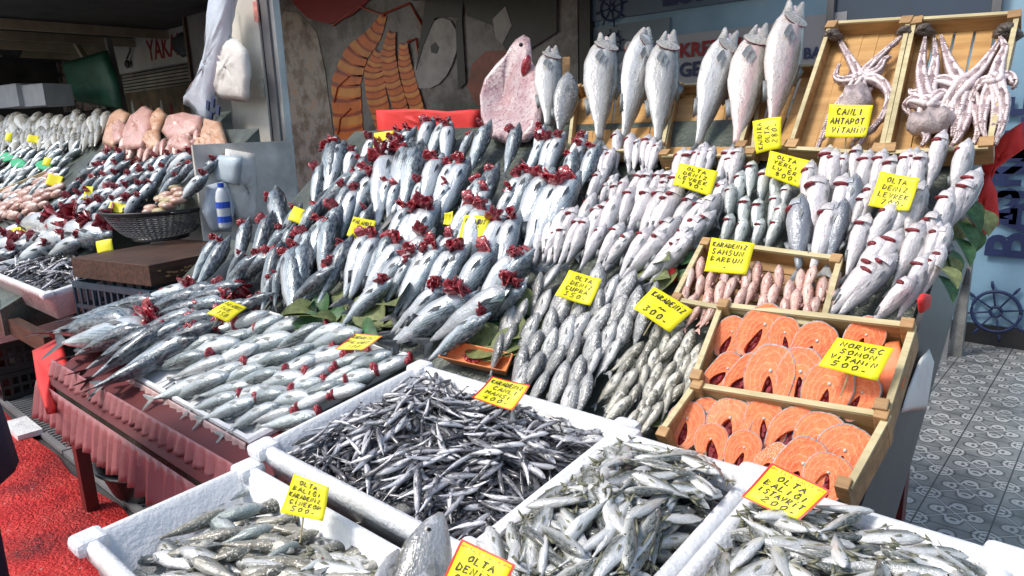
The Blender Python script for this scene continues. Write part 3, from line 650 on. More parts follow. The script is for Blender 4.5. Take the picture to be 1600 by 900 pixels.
MG = N('mural_ground'); c = MG.coord(); f = MG.noise(c, .9, 8, .72); MG.l(MG.ramp(f, [(.3, (.02, .018, .02)), (.44, (.10, .085, .085)), (.52, (.24, .22, .22)), (.6, (.13, .07, .065)), (.7, (.34, .31, .31))]), MG.p.inputs['Base Color']); MG.set(Roughness=.35)
mb = MB(); a = ony(432, 150, WY); b = ony(905, 150, WY); mb.box(((a.x + b.x) / 2 + 7, -.008, 1.75), (b.x - a.x, .012, 3.4)); mb.obj('mural_sheet', MG.mat, mu)
print_shape([(428, 40), (445, 18), (470, 22), (495, 50), (508, 110), (520, 200), (535, 300), (540, 340), (440, 340), (430, 200)], 'claw_print', cm.mat, mu, -7, .018)
PR_ = [mat('printed_prawn_%s' % k, c_, .35, .3, 5, .03) for k, c_ in (('orange', (.90, .17, .012)), ('deep', (.45, .05, .006)), ('pale', (.95, .30, .05)))]
def prawn(sp, wd, lift):
    mb = MB(); n = 16; pts = []
    for i in range(n + 1):
        u = i / n * (len(sp) - 1); k = min(int(u), len(sp) - 2); f = u - k; a = Vector((*sp[k], 0)); b = Vector((*sp[k + 1], 0)); pts.append((a.lerp(b, f), wd[k] + (wd[k + 1] - wd[k]) * f))
    for i in range(n):
        (p, w), (q, w2) = pts[i], pts[i + 1]; d = (pts[min(i + 2, n)][0] - pts[max(i - 1, 0)][0]).normalized(); s_ = Vector((-d.y, d.x, 0))
        for (f0, f1, mi) in ((0, .22, 1), (.22, .8, 0 if i % 2 else 2), (.8, 1, 0)):
            row = []
            for f in (f0, f1):
                c_ = p.lerp(q, f); ww = w + (w2 - w) * f; ww *= (.9 + .1 * sin(f * pi))
                row.append([c_ + s_ * ww * g + d * (3.5 * (1 - g * g)) for g in (-1, -.6, 0, .6, 1)])
            o = len(mb.v)
            for l in row:
                for v in l: P3 = ony(v.x, v.y, WY - lift); mb.v.append((P3.x + 7, -lift, P3.z))
            for j in range(4): mb.f.append((o + j, o + j + 1, o + j + 6, o + j + 5)); mb.m.append(mi)
    ob = mb.obj('prawn_print', PR_, mu); s_ = ob.modifiers.new('thick', 'SOLIDIFY'); s_.thickness = .004
prawn([(600, 22), (585, 55), (555, 85), (540, 130), (543, 190), (552, 250), (560, 320)], [5, 13, 20, 24, 24, 21, 16], .024)
prawn([(592, 78), (583, 110), (588, 150), (600, 195), (612, 240)], [7, 15, 17, 15, 12], .030)
prawn([(612, 48), (606, 85), (612, 125), (625, 165), (634, 215)], [6, 12, 13, 12, 10], .036)
prawn([(630, 66), (632, 100), (642, 140), (655, 180), (664, 215)], [6, 11, 12, 11, 9], .042)
for k_, (a_, b_, c_) in enumerate((((600, 24), (560, 10), (520, 40)), ((598, 22), (640, 5), (660, 40)), ((545, 120), (528, 135), (522, 160)), ((548, 170), (532, 185), (528, 210)), ((636, 66), (650, 60), (655, 90)))):
    mb = MB(); mb.tube([ony(x, y, WY - .03) for x, y in (a_, b_, c_)], .012, 5); mb.obj('feeler_print', PR_[1], mu, M=Matrix.Translation(-mu.location))
print_shape([(450, -30), (590, -30), (578, 0), (550, 24), (515, 38), (480, 28), (458, 5)], 'bowl_print', M['redink'], mu, -7, .03)
print_shape([(646, 128), (647, 105), (651, 85), (658, 66), (668, 46), (680, 32), (692, 28), (704, 32), (712, 46), (715, 62), (713, 82), (706, 102), (698, 118), (686, 131), (672, 138), (656, 138)], 'fish_head_print', fm.mat, mu, -7, .03)
print_shape([(650, 110), (665, 0), (690, -20), (725, -20), (722, 30), (700, 26), (680, 28), (662, 70)], 'fish_back_print', M['black'], mu, -7, .036)
print_shape([(673, 72), (680, 66), (686, 74), (682, 84), (674, 82)], 'eye_print', M['black'], mu, -7, .036)
print_shape([(712, 30), (722, 30), (728, 130), (716, 140)], 'gill_print', M['black'], mu, -7, .036)
print_shape([(730, 135), (738, 100), (760, 80), (800, 78), (810, 120), (790, 160), (745, 165)], 'shell_print', mat('printed_red_shell', (.30, .07, .04), .4, .4, 9, .02), mu, -7, .03)
print_shape([(718, -20), (870, -20), (870, 50), (800, 95), (770, 40), (730, 25)], 'shadow_print', M['black'], mu, -7, .042)  # plain black shape at the upper right of the mural
print_shape([(770, 30), (790, 10), (800, 40), (785, 70), (775, 60)], 'squid_print', fm.mat, mu, -7, .048)

# column between the two stalls
CY = 2.55
def onc(px, py, y=CY): return ony(px, py, y)
t = empty('roof_column', (onc(400, 330).x, CY, 0), 'cream and grey metal column between the two stalls', 'column')
cx = t.location.x
a = ony(345, 20, CY).x - cx; b = ony(386, 20, CY).x - cx
mb = MB(); b = ony(402, 20, CY).x - cx; mb.box(((a + b) / 2, .03, 1.75), (b - a, .06, 3.5)); mb.obj('column_face', mat('cream_paint', (.70, .66, .58), .5, .15, 3, .1), t, bevel=.004)
mb = MB(); c_ = ony(407, 20, CY).x - cx; d_ = ony(418, 20, CY).x - cx
mb.box(((b + c_) / 2, .035, 1.75), (c_ - b, .04, 3.5)); mb.obj('groove', M['black'], t)
mb = MB(); mb.box(((c_ + d_) / 2, .03, 1.75), (d_ - c_, .06, 3.5)); mb.obj('column_frame', M['metal'], t, bevel=.003)
mb = MB(); e_ = ony(424, 20, CY).x - cx; mb.box(((d_ + e_) / 2 + .001, .04, 1.75), (e_ - d_, .05, 3.5)); mb.obj('column_frame', M['steel'], t, bevel=.003)
for (px, py, m_) in ((403, 18, 'redsticker'), (412, 138, 'palesticker')):
    p = ony(px, py, CY); mb = MB(); mb.box((p.x - cx, -.014, p.z), (.05, .006, .12)); mb.obj('sticker', mat(m_, (.75, .3, .25) if m_[0] == 'r' else (.6, .6, .5), .4, .3, 30, 0), t)
p = ony(360, 70, CY); 

# puffed shapes from an outline: front and back skins around a real thickness
def puff(pts, th, name, m, n_rings=5, nrm=None, wr=0.0, seed=1, power=.5, cen=None, **kw):
    pts = [Vector(p) for p in pts]; c = cen or sum(pts, Vector()) / len(pts); q = random.Random(seed)
    if nrm is None: nrm = (pts[0] - c).cross(pts[len(pts) // 3] - c).normalized()
    if nrm.dot(EYE - c) < 0: nrm = -nrm
    # densify
    d = []
    for i in range(len(pts)):
        a, b = pts[i], pts[(i + 1) % len(pts)]
        for k in range(3): d.append(a.lerp(b, k / 3))
    loops = []
    for sgn in (1, -1):
        L = []
        for i in range(n_rings + 1):
            s = i / n_rings if sgn > 0 else 1 - i / n_rings
            s = max(s, .03)
            L.append([c + (p - c) * s + nrm * (sgn * th * (1 - s ** 3) ** power + wr * q.uniform(-1, 1) * (1 - s * .7)) for p in d])
        loops += L if sgn > 0 else L[1:]
    mb = MB(); mb.loft(loops, True, True, True, 0)
    return mb.obj(name, m, smooth=True, **kw)
def pxl(l, y): return [ony(a, b, y) for a, b in l]
# bags and an apron hung on the column
puff(pxl([(336, -30), (372, -30), (362, 20), (356, 60), (345, 110), (335, 150), (330, 200), (318, 196), (300, 170), (287, 163), (310, 130), (322, 90), (332, 40)], CY - .15), .05, 'plastic_bag', M['bag'], wr=.012, label='long pale blue plastic bag with blue print hanging on the column', cat='bag')
mb = MB(); 
for (x, y) in ((325, 165), (333, 160), (341, 172), (330, 182)):
    p = ony(x, y, CY - .215); mb.box(p, (.035, .012, .06), 0, Matrix.Rotation(.4, 3, 'Y'))
bagp = [o for o in COL.objects if o.name == 'plastic_bag'][0]; pr_ = mb.obj('blue_print', M['navy'], bagp)
puff(pxl([(338, 62), (352, 52), (372, 62), (388, 80), (392, 120), (388, 160), (350, 156), (334, 148), (335, 100)], CY - .13), .045, 'cloth_bag', M['white'], wr=.014, seed=4, label='folded white cloth bag hanging on the cream column', cat='bag')
mb = MB(); mb.tube([ony(356, 0, CY - .05), ony(352, 40, CY - .08), ony(354, 60, CY - .1)], .006, 6); mb.obj('cord', M['ink'], label='thin black cord holding the bags on the column', cat='cord')

# ------------------------------------------------------------------ left alley background
sl = empty('shutter', (-14, 7.0, 0), 'dim slatted shutter above the left stall', 'shutter')
mb = MB()
AYB = 7.02
p0 = ony(190, 100, AYB); p1 = ony(335, 100, AYB)
for i in range(16): mb.box(((p0.x + p1.x) / 2 + 14, 0, 2.5 + i * .07), (p1.x - p0.x, .03, .045))
mb.obj('slats', mat('shutter_cream', (.42, .40, .34), .6, .2, 3, .1), sl)
sgn = empty('market_sign', ((p0.x + p1.x) / 2, 6.6, 0), 'white sign with dark red letters YAKAMOZ BALIK over the left stall', 'sign')
qa = ony(178, 100, 6.6); qb = ony(335, 50, 6.6); cz = (ony(250, 75, 6.6).z); cx_ = sgn.location.x
mb = MB(); mb.box(((qa.x + qb.x) / 2 - cx_, 0, cz), (qb.x - qa.x + .3, .05, .72)); mb.obj('sign_board', mat('sign_white', (.50, .49, .47), .5, .12, 2, .05), sgn)
text('YAKAMOZ BALIK', 'lettering', M['redink'], sgn, (ony(232, 93, 6.57).x - cx_, -.03, cz - .2), XX, ZZ, .56, 'LEFT', off=.01, sx=.95)
o_ = puff(pxl([(268, 62), (282, 50), (300, 52), (312, 65), (305, 82), (285, 90), (272, 80)], 6.45), .08, 'hanging_fish', M['findark'], label='dark fish shape hanging across the white letters sign', cat='fish')
mb = MB(); mb.tube([ony(205, 65, 6.5), ony(203, 80, 6.5), ony(198, 92, 6.5)], .02, 6); mb.ell(ony(199, 100, 6.5), .1, .05, .09); mb.obj('hanging_lamp', M['black'], smooth=True, label='small black round lamp hanging beside the white sign', cat='lamp')
# pictures of fish under the sign
tb = empty('fish_poster', (-13, 6.9, 0), 'dim poster of upright fish under the white sign', 'poster')
mb = MB(); pa = ony(190, 170, 6.9); pb = ony(345, 170, 6.9); mb.box(((pa.x + pb.x) / 2 + 13, .0, 1.95), (pb.x - pa.x, .03, 1.3)); mb.obj('poster_sheet', mat('poster_brown', (.16, .12, .07), .5, .5, 3, .05), tb)
for i in range(9):
    mb = MB(); x = pa.x + 13 + .2 + i * (pb.x - pa.x - .3) / 9; mb.ell((x, -.02, 1.95 + R.uniform(-.1, .1)), .10, .008, .42, 0, 10, 6, Matrix.Rotation(R.uniform(-.2, .2), 3, 'Y')); mb.obj('fish_print', [M['wood'], M['iris'], M['redink']][i % 3], tb, True)
# green tarpaulin, mural clutter, white boxes far left
puff(pxl([(98, 98), (168, 78), (186, 130), (192, 172), (120, 158), (105, 130)], 5.2), .12, 'green_tarpaulin', mat('green_tarp', (.012, .09, .05), .5, .3, 3, .3), wr=.01, label='dark green tarpaulin hanging behind the left stall', cat='tarpaulin')
mm = N('busy_mural'); c = mm.coord(); f = mm.noise(c, 2.6, 8, .75); mm.l(mm.ramp(f, [(.38, (.015, .012, .012)), (.48, (.16, .12, .10)), (.55, (.40, .37, .33)), (.62, (.35, .04, .04)), (.7, (.25, .24, .22))]), mm.p.inputs['Base Color']); mm.set(Roughness=.5)
mb = MB(); mb.add([ony(-60, -10, 6.9), ony(120, 20, 6.9), ony(165, 170, 6.9), ony(-60, 190, 6.9)], [(0, 1, 2, 3)]); o = mb.obj('food_mural', mm.mat, label='dim red and white food mural at far left', cat='mural')
s_ = o.modifiers.new('thick', 'SOLIDIFY'); s_.thickness = .03
ex = puff([onpl(a, b, Vector((0, 5.0, 2)), YY) for a, b in ((-30, -20), (40, -20), (48, 40), (30, 90), (-30, 95))], .15, 'black_fan', M['black'], label='black round extractor fan at the top left corner', cat='fan')
def carton(c, d, rz, name, m, label, cat='box', tilt=0):
    t = empty(name, c, label, cat); mb = MB()
    mb.box((0, 0, d[2] / 2), d); b = mb.obj('carton', m, t, bevel=.008)
    mb = MB(); mb.box((0, 0, d[2] + .006), (d[0] + .02, d[1] + .02, .014)); mb.obj('lid', m, t, bevel=.004); t.rotation_euler = (tilt, 0, rz); return t
p = ony(35, 168, 4.2); carton((p.x, 4.2, p.z), (1.1, .5, .38), .1, 'foam_box', M['styrowet'], 'white foam box standing at the back of the left stall')
p = ony(78, 166, 4.4); carton((p.x, 4.4, p.z), (.7, .5, .36), .2, 'foam_box', M['styrowet'], 'smaller grey foam box beside the white one at the back')
mb = MB(); mb.beam(ony(168, 60, 5.5), ony(196, 180, 5.5), .1, .1); mb.obj('pole', M['steel'], label='grey pole left of the white sign', cat='pole')
mb = MB(); mb.beam(ony(88, 15, 5.8), ony(135, 95, 5.8), .1, .1); mb.obj('brace', bpy.data.materials['beam_cream'], label='slanting cream brace below the roof at left', cat='brace')

# ------------------------------------------------------------------ the main stand
def prism(mb, xs, pts, mi=0):
    """polygon pts in (y,z), swept from xs[0] to xs[1]"""
    n = len(pts); mb.add([(xs[0], y, z) for y, z in pts] + [(xs[1], y, z) for y, z in pts], [tuple(range(n)), tuple(range(n, 2 * n))[::-1]] + [(i, (i + 1) % n, (i + 1) % n + n, i + n) for i in range(n)], mi)
E_ = 1.6
st = empty('display_stand', (-1.8, 1.6, 0), 'long sloping market stand carrying all the fish of the main stall', 'stand')
def rel(mb, t): mb.v = [(v[0] - t.location.x, v[1] - t.location.y, v[2] - t.location.z) for v in mb.v]; return mb
mb = MB()
prism(mb, (-3.35, -3.02), [(.80, -.985 + E_), (1.35, -.705 + E_), (1.62, -.49 + E_), (1.62, -.62 + E_), (1.35, -1.0 + E_), (.80, -1.05 + E_)])
for (x0, x1, yb) in ((-3.02, -1.52, .80), (-1.52, -.34, .72)):
    prism(mb, (x0, x1), [(yb, -.985 + E_), (.80, -.985 + E_), (1.35, -.705 + E_), (2.12, -.085 + E_), (2.23, -.005 + E_), (2.23, -.25 + E_), (2.12, -.38 + E_), (1.35, -1.0 + E_), (yb, -1.05 + E_)])
rel(mb, st).obj('sloping_top', mat('wet_dark_cover', (.07, .085, .07), .35, .5, 9, .6), st)
mb = MB(); prism(mb, (-.339, -.325), [(1.10, -.87 + E_), (1.35, -.72 + E_), (2.10, -.12 + E_), (2.24, -.01 + E_), (2.24, -.36 + E_), (1.42, -1.08 + E_), (1.10, -1.14 + E_)]); rel(mb, st).obj('side_panel', mat('dark_grey_panel', (.07, .07, .072), .45, .2, 3, .1), st)
for (x, y, h) in ((-3.28, .86, .58), (-2.2, .86, .58), (-.42, .86, .5), (-3.2, 2.25, 1.2), (-1.8, 2.25, 1.2), (-.45, 2.25, 1.2)):
    mb = MB(); mb.box((x, y, h / 2), (.05, .05, h)); rel(mb, st).obj('leg', mat('maroon_leg', (.10, .012, .012), .4, .3, 8, .1) if x == -3.28 else bpy.data.materials['maroon_leg'], st)
mb = MB(); mb.box((-2.4, .83, .555), (1.8, .03, .06)); rel(mb, st).obj('rail', bpy.data.materials['maroon_leg'], st)
mb = MB(); mb.box((-.78, .52, .55), (1.55, .66, .05)); 
ft = empty('front_table', (-.78, .55, 0), 'low table under the white foam boxes in front', 'table'); rel(mb, ft).obj('tabletop', M['metal'], ft)
for (x, y) in ((-1.45, .25), (-.08, .25), (-.08, .8), (-1.45, .8)):
    mb = MB(); mb.box((x, y, .26), (.04, .04, .52)); rel(mb, ft).obj('leg', bpy.data.materials['maroon_leg'], ft)
# pleated skirts
def skirt(a, b, drop, name, m, label, cat, amp=.016, wl=.07, seed=3, lean=Vector((0, -.12, 0)), parent=None):
    a = Vector(a); b = Vector(b); L = (b - a).length; n = int(L / .012); q = random.Random(seed); mb = MB(); rows = 7
    out = ZZ.cross((b - a).normalized()); 
    if out.dot(EYE - a) < 0: out = -out
    ph = q.uniform(0, 6)
    for i in range(n + 1):
        u = i / n; s = u * L
        wv = sin(2 * pi * s / wl + 1.5 * sin(s * 5 + ph)) + .5 * sin(2 * pi * s / (wl * .37) + ph)
        dd = drop * (1 + .06 * sin(s * 17 + ph) + .04 * sin(s * 41))
        for k in range(rows):
            v = k / (rows - 1); p = a.lerp(b, u) + out * (.004 + amp * wv * v ** .7 + abs(amp)) - ZZ * dd * v + lean * v * drop
            mb.v.append(tuple(p))
    for i in range(n):
        for k in range(rows - 1): f0 = i * rows + k; mb.f.append((f0, f0 + 1, f0 + rows + 1, f0 + rows)); mb.m.append(0)
    o = mb.obj(name, m, parent, True, label=label, cat=cat); s_ = o.modifiers.new('thick', 'SOLIDIFY'); s_.thickness = .002; return o
mauve = mat('mauve_plastic_skirt', (.34, .13, .14), .35, .25, 5, .3, bscale=30)
skirt((-3.37, .79, .625), (-1.45, .79, .625), .15, 'table_skirt', mauve, 'pleated mauve plastic skirt along the front edge of the stand', 'skirt')
skirt((-3.34, .845, .705), (-1.48, .845, .705), .066, 'table_skirt', mauve, 'upper mauve plastic valance hanging just below the foam tray', 'skirt', amp=.010, wl=.06, seed=9, lean=Vector((0, -.25, 0)))
skirt((-3.37, 1.25, .86), (-3.37, .79, .625), .16, 'table_skirt', mauve, 'mauve plastic skirt round the left end of the stand', 'skirt')
skirt((-1.46, .83, .67), (-1.46, .34, .60), .5, 'box_skirt', M['redcloth'], 'red cloth hanging under the nearest white box', 'cloth', amp=.01)
skirt((-1.45, .355, .61), (-.05, .355, .61), .5, 'box_skirt', mauve, 'mauve skirt below the front white box', 'cloth', amp=.012)
mb = MB(); A0, A1 = P(200, 588), P(392, 700)
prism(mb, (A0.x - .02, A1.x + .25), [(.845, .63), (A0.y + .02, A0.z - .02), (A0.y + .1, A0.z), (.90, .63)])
mb.obj('red_riser', mat('dark_red_cloth', (.11, .004, .007), .6, .2, 5, .2), label='dark red cloth riser under the foam tray of small bonito', cat='cloth')  # red cloth with the shade below the tray put into its colour
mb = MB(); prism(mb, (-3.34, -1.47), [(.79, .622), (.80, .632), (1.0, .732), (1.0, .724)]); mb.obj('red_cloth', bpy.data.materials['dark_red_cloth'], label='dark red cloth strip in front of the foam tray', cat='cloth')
# red cloth at the left corner under the tails
puff([P(50, 548, .02) , P(95, 525, .02), P(110, 585, .0), Vector(P(98, 600)) - ZZ * .12, P(72, 640, 0) - ZZ * .02, P(58, 600, .0)], .012, 'red_cloth', M['redcloth'], label='bright red cloth corner under the bonito tails at the left end', cat='cloth')
# red and green at the right rim of the slope
RX = -.30
def onx(px, py, x): d = ray(px, py); return d * (x / d.x) + EYE
def rxl(l, x=RX): return [onx(a, b, x) for a, b in l]
puff([ony(a, b, 2.35) for a, b in ((1528, 262), (1560, 215), (1598, 190), (1601, 232), (1575, 250), (1552, 268), (1540, 300))], .015, 'red_cloth', M['redcloth'], wr=.006, label='red cloth flap beside the right octopus crate', cat='cloth')
puff([ony(a, b, 2.25) for a, b in ((1512, 300), (1545, 272), (1558, 300), (1562, 350), (1540, 368), (1528, 378), (1512, 350))], .018, 'red_cloth', M['redcloth'], wr=.008, seed=6, label='red cloth lobe hanging beside the green leaves at right', cat='cloth')
puff([ony(a, b, 2.1) for a, b in ((1494, 370), (1508, 365), (1500, 400), (1488, 415))], .012, 'red_cloth', M['redcloth'], label='small red cloth scrap under the leaves at the right rim', cat='cloth')
puff([onx(a, b, -.30) for a, b in ((1436, 468), (1442, 458), (1453, 460), (1450, 482), (1438, 490))], .008, 'red_tomato', M['redcloth'], label='small round red piece low on the right rim of the slope', cat='decoration')
def leaf_mb(L, w, seed=0):
    mb = MB(); q = random.Random(seed); n = 8; rows = []
    for i in range(n + 1):
        t = i / n; ww = w * sin(pi * min(1, t * 1.02 + .02)) ** .8 * .5; z = .12 * L * sin(pi * t)
        rows.append([(t * L, -ww, z + ww * .35), (t * L, -ww * .5, z + ww * .1), (t * L, 0, z), (t * L, ww * .5, z + ww * .1), (t * L, ww, z + ww * .35)])
    mb.loft(rows, False); return mb
LEAFM = [leaf_mb(1, .55 + .1 * k, k).mesh('leaf', [M['leaf'], M['leafold']][k % 2]) for k in range(4)]
def leaf(p, d, up, L, label, group):
    X = d.normalized(); Z = (up - X * up.dot(X)).normalized(); Y = Z.cross(X)
    link('leaf', LEAFM[R.randrange(4)], M=frame(p, X, Y, Z, L), label=label, cat='leaf', group=group)
for (a, b) in ((1510, 310), (1505, 335), (1515, 350), (1495, 345), (1490, 370), (1478, 385), (1500, 320), (1470, 400), (1520, 325), (1465, 430), (1460, 415)):
    p = onx(a, b, -.31); leaf(p, Vector((R.uniform(-.2, .8), R.uniform(-.6, .2), R.uniform(-1, .2))), Vector((.9, -.5, .4)), R.uniform(.07, .11), 'green leaf on the right rim of the slope below the red cloth', 'leaves on the right rim of the slope')
for i in range(60):
    px, py = R.choice([(R.uniform(470, 640), R.uniform(470, 530)), (R.uniform(470, 640), R.uniform(478, 520)), (R.uniform(770, 840), R.uniform(470, 560))])
    p = P(px, py, .012); leaf(p, Vector((R.uniform(-1, 1), R.uniform(-.3, .3), R.uniform(-.2, .2))), pnorm(p.y), R.uniform(.08, .16), 'green leaf lying between the rows of bonito', 'leaves tucked between the bonito')
for i in range(14):
    px, py = R.choice([(R.uniform(1020, 1060), R.uniform(385, 450)), (R.uniform(1030, 1060), R.uniform(640, 690)), (R.uniform(890, 920), R.uniform(270, 320))])
    p = P(px, py, .03); leaf(p, Vector((R.uniform(-1, 1), R.uniform(-.3, .3), R.uniform(-.2, .2))), pnorm(p.y), R.uniform(.05, .09), 'green leaf tucked beside the wooden crates', 'leaves tucked beside the crates')
puff([P(a, b, .02) for a, b in ((1034, 425), (1058, 418), (1062, 432), (1045, 440))], .02, 'red_cloth', M['redcloth'], label='tiny red scrap left of the red mullet crate', cat='cloth')

# ------------------------------------------------------------------ foam boxes
def rrect(x0, x1, y0, y1, r, z, k=4):
    pts = []
    for (cx, cy, a0) in ((x1 - r, y1 - r, 0), (x0 + r, y1 - r, pi / 2), (x0 + r, y0 + r, pi), (x1 - r, y0 + r, 3 * pi / 2)):
        for i in range(k + 1): a = a0 + i * pi / 2 / k; pts.append((cx + r * cos(a), cy + r * sin(a), z))
    return pts
def foam_box(x0, x1, yf, zf, yb, zb, h, label, deep=.10, name='foam_box', m=None, wall=.028):
    """open box, rim from (yf,zf) in front to (yb,zb) behind; z absolute"""
    Y = Vector((0, yb - yf, zb - zf)); D = Y.length; Y.normalize(); Z = XX.cross(Y); W = x1 - x0
    T = frame(Vector((x0, yf, zf)), XX, Y, Z)
    t = link(name, None, M=T, label=label, cat='box', group=None); t.empty_display_size = .05
    mb = MB(); e = .02
    L = [rrect(e, W - e, e, D - e, .02, -h), rrect(.008, W - .008, .008, D - .008, .025, -.045), rrect(0, W, 0, D, .025, -.04), rrect(-.002, W + .002, -.002, D + .002, .025, -.008), rrect(.006, W - .006, .006, D - .006, .02, 0),
         rrect(wall - .008, W - wall + .008, wall - .008, D - wall + .008, .02, 0), rrect(wall - .004, W - wall + .004, wall - .004, D - wall + .004, .02, -.012), rrect(wall, W - wall, wall, D - wall, .02, -.014), rrect(wall + .012, W - wall - .012, wall + .012, D - wall - .012, .02, -h + .02)]
    mb.loft(L, True, True, True); mb.obj('box_shell', m or M['styro'], t, True)
    for (cx, cy) in ((.0, .0), (W, 0), (0, D), (W, D)):   # corner lugs
        c = MB(); c.box((cx + (.012 if cx == 0 else -.012), cy + (.012 if cy == 0 else -.012), -.012), (.062, .062, .034)); c.obj('corner_lug', m or M['styro'], t, bevel=.012)
    return t, T, W, D
B2 = foam_box(-1.47, -.775, .735, -.705 + E_, 1.245, -.645 + E_, .16, 'large white foam box heaped with anchovies')
B1 = foam_box(-1.47, -.83, .355, -.755 + E_, .715, -.738 + E_, .17, 'white foam box of large bluefish nearest the red carpet')
B3 = foam_box(-.765, -.462, .66, -.69 + E_, 1.19, -.635 + E_, .16, 'white foam box heaped with horse mackerel left of the divider')
B4 = foam_box(-.455, -.07, .62, -.69 + E_, 1.17, -.635 + E_, .16, 'white foam box of horse mackerel at the front right')
B5 = foam_box(-.03, .4, .78, -.69 + E_, 1.18, -.66 + E_, .16, 'empty white foam box cut by the right corner of the picture')
for o_, nm in ((B5[0], 'x'),): o_['label'] = 'corner of a white foam box at the bottom right edge'

def heap(T, W, D, n, key, name, L, group, label, peak, wall=.03, cat='fish', z0=-.06, roll=None, margin=.3, seed=1, stuff=0, over=.0, sector=None, fat=1.25):
    q = random.Random(seed); R3 = T.to_3x3(); acc = MB()
    def h(u, v):
        a = min(u, W - u) / (W / 2); b = min(v, D - v) / (D / 2)
        return z0 + peak * (1 - (1 - min(a, 1)) ** 2) ** .8 * (1 - (1 - min(b, 1)) ** 2) ** .8 + .012 * sin(u * 23 + seed) * sin(v * 19)
    total = n + stuff; items = []
    for i in range(total):
        top = i >= stuff
        l = L * q.uniform(.82, 1.15); u = q.uniform(wall + l * margin - over, W - wall - l * margin + over); v = q.uniform(wall + l * margin - over, D - wall - l * margin + over)
        if sector and not sector(u / W, v / D): 
            u = q.uniform(wall + l * margin, W - wall - l * margin)
        flow = 2.2 * sin(u * 6.0 + seed) + 1.6 * cos(v * 8.0 - seed)   # neighbours lie in loose swirls
        a = flow + q.gauss(0, .6) + (pi if q.random() < .4 else 0)
        d2 = Vector((cos(a), sin(a)))
        z = (q.uniform(-.008, .022) if top else q.uniform(-.03, -.008))
        p = Vector((u, v)); hd = p + d2 * l * .5; tl = p - d2 * l * .5
        for e in (hd, tl):
            e.x = min(max(e.x, wall - .01), W - wall + .01); e.y = min(max(e.y, wall - .01), D - wall + .01)
        tw = .22 * l
        H3 = Vector((hd.x, hd.y, h(*hd) + z + q.uniform(-.3, .3) * tw)); T3 = Vector((tl.x, tl.y, h(*tl) + z + q.uniform(-.3, .3) * tw))
        if (H3 - T3).length < l * .55: continue
        ro = q.choice([0, pi]) + q.gauss(0, .5) if roll is None else roll + q.gauss(0, .4)
        items.append((T @ H3, T @ T3, ro, top))
    nz = R3 @ ZZ
    low = []
    for H3, T3, ro, top in items:
        if not top:
            v = q.choice(SP[key])[0]; X = (H3 - T3); l = X.length / 1.12; X.normalize(); nn = (nz - X * nz.dot(X)).normalized(); sd_ = X.cross(nn)
            Z = sd_ * cos(ro) - nn * sin(ro); Y = Z.cross(X); low.append((v, frame(T3 + X * .12 * l, X, Y, Z, l)))
        else: place(key, name, H3, T3, nz, ro, group, cat, label, q.randrange(len(SP[key])), parts=False, fat=fat)
    if low:
        bm = bmesh.new(); mats = list(low[0][0].materials)
        for me, X in low:
            tmp = me.copy(); tmp.transform(X); bm.from_mesh(tmp); bpy.data.meshes.remove(tmp)
        me = bpy.data.meshes.new(name + '_heap'); bm.to_mesh(me); bm.free()
        for m_ in mats: me.materials.append(m_)
        link(name + '_heap', me, label='lower layers of the heaped ' + name.replace('_', ' ') + ' pile', cat='fish heap', kind='stuff')
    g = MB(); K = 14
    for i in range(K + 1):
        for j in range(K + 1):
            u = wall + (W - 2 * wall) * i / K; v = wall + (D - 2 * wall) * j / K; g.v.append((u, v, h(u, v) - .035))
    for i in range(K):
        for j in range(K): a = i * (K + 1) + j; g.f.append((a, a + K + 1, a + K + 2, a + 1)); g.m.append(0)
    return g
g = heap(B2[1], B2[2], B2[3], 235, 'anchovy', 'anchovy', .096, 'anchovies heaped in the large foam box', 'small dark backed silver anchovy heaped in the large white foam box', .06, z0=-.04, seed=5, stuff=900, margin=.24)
g.obj('wet_lining', M['ice'], B2[0], True)
LM = 'greenish silver horse mackerel heaped in the two front foam boxes'
g = heap(B3[1], B3[2], B3[3], 145, 'mackerel', 'horse_mackerel', .14, 'horse mackerel heaped in the front boxes', LM, .055, fat=1.08, z0=-.02, seed=8, stuff=170, margin=.2, over=.01)
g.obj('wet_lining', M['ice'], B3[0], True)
g = heap(B4[1], B4[2], B4[3], 155, 'mackerel', 'horse_mackerel', .14, 'horse mackerel heaped in the front boxes', LM, .045, fat=1.08, z0=-.022, seed=13, stuff=200, margin=.2)
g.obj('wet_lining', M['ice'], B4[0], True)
# box of larger fish in front
g = MB()
n1 = Vector((0, -.05, 1)).normalized()
def onb1(px, py, dz=0): return onpl(px, py, Vector((-1.2, .5, -.815 + E_ + dz)), ZZ)
BL = [((435, 765), (340, 800)), ((460, 800), (345, 828)), ((480, 822), (390, 838)), ((415, 812), (290, 838)), ((360, 815), (235, 868)), ((345, 870), (240, 885)), ((330, 826), (385, 860)), ((515, 845), (575, 832)), ((500, 850), (410, 872)),
      ((430, 845), (320, 870)), ((560, 868), (470, 880)), ((590, 880), (500, 900)), ((470, 870), (385, 905)), ((395, 880), (290, 905)), ((300, 895), (385, 925)), ((520, 895), (440, 925)), ((600, 900), (520, 930)), ((455, 905), (350, 935)), ((590, 858), (500, 858)), ((380, 850), (280, 862))]
wrd = ['dark slim', 'plump', 'pale', 'greenish', 'short', 'long']
for i, (h_, t_) in enumerate(BL):
    q1 = onb1(h_[0], h_[1], .004 * (i % 5)); q2 = onb1(t_[0], t_[1], .004 * (i % 4))
    place('mullet' if i % 3 else 'bluefish', 'bluefish', q1 + ZZ * .03, q2 + ZZ * .02, ZZ, R.choice([0, pi]) + R.gauss(0, .4), fat=1.35, group= 'larger fish loose in the front left foam box', px=((h_[0] + t_[0]) / 2, (h_[1] + t_[1]) / 2), gkey='box1')
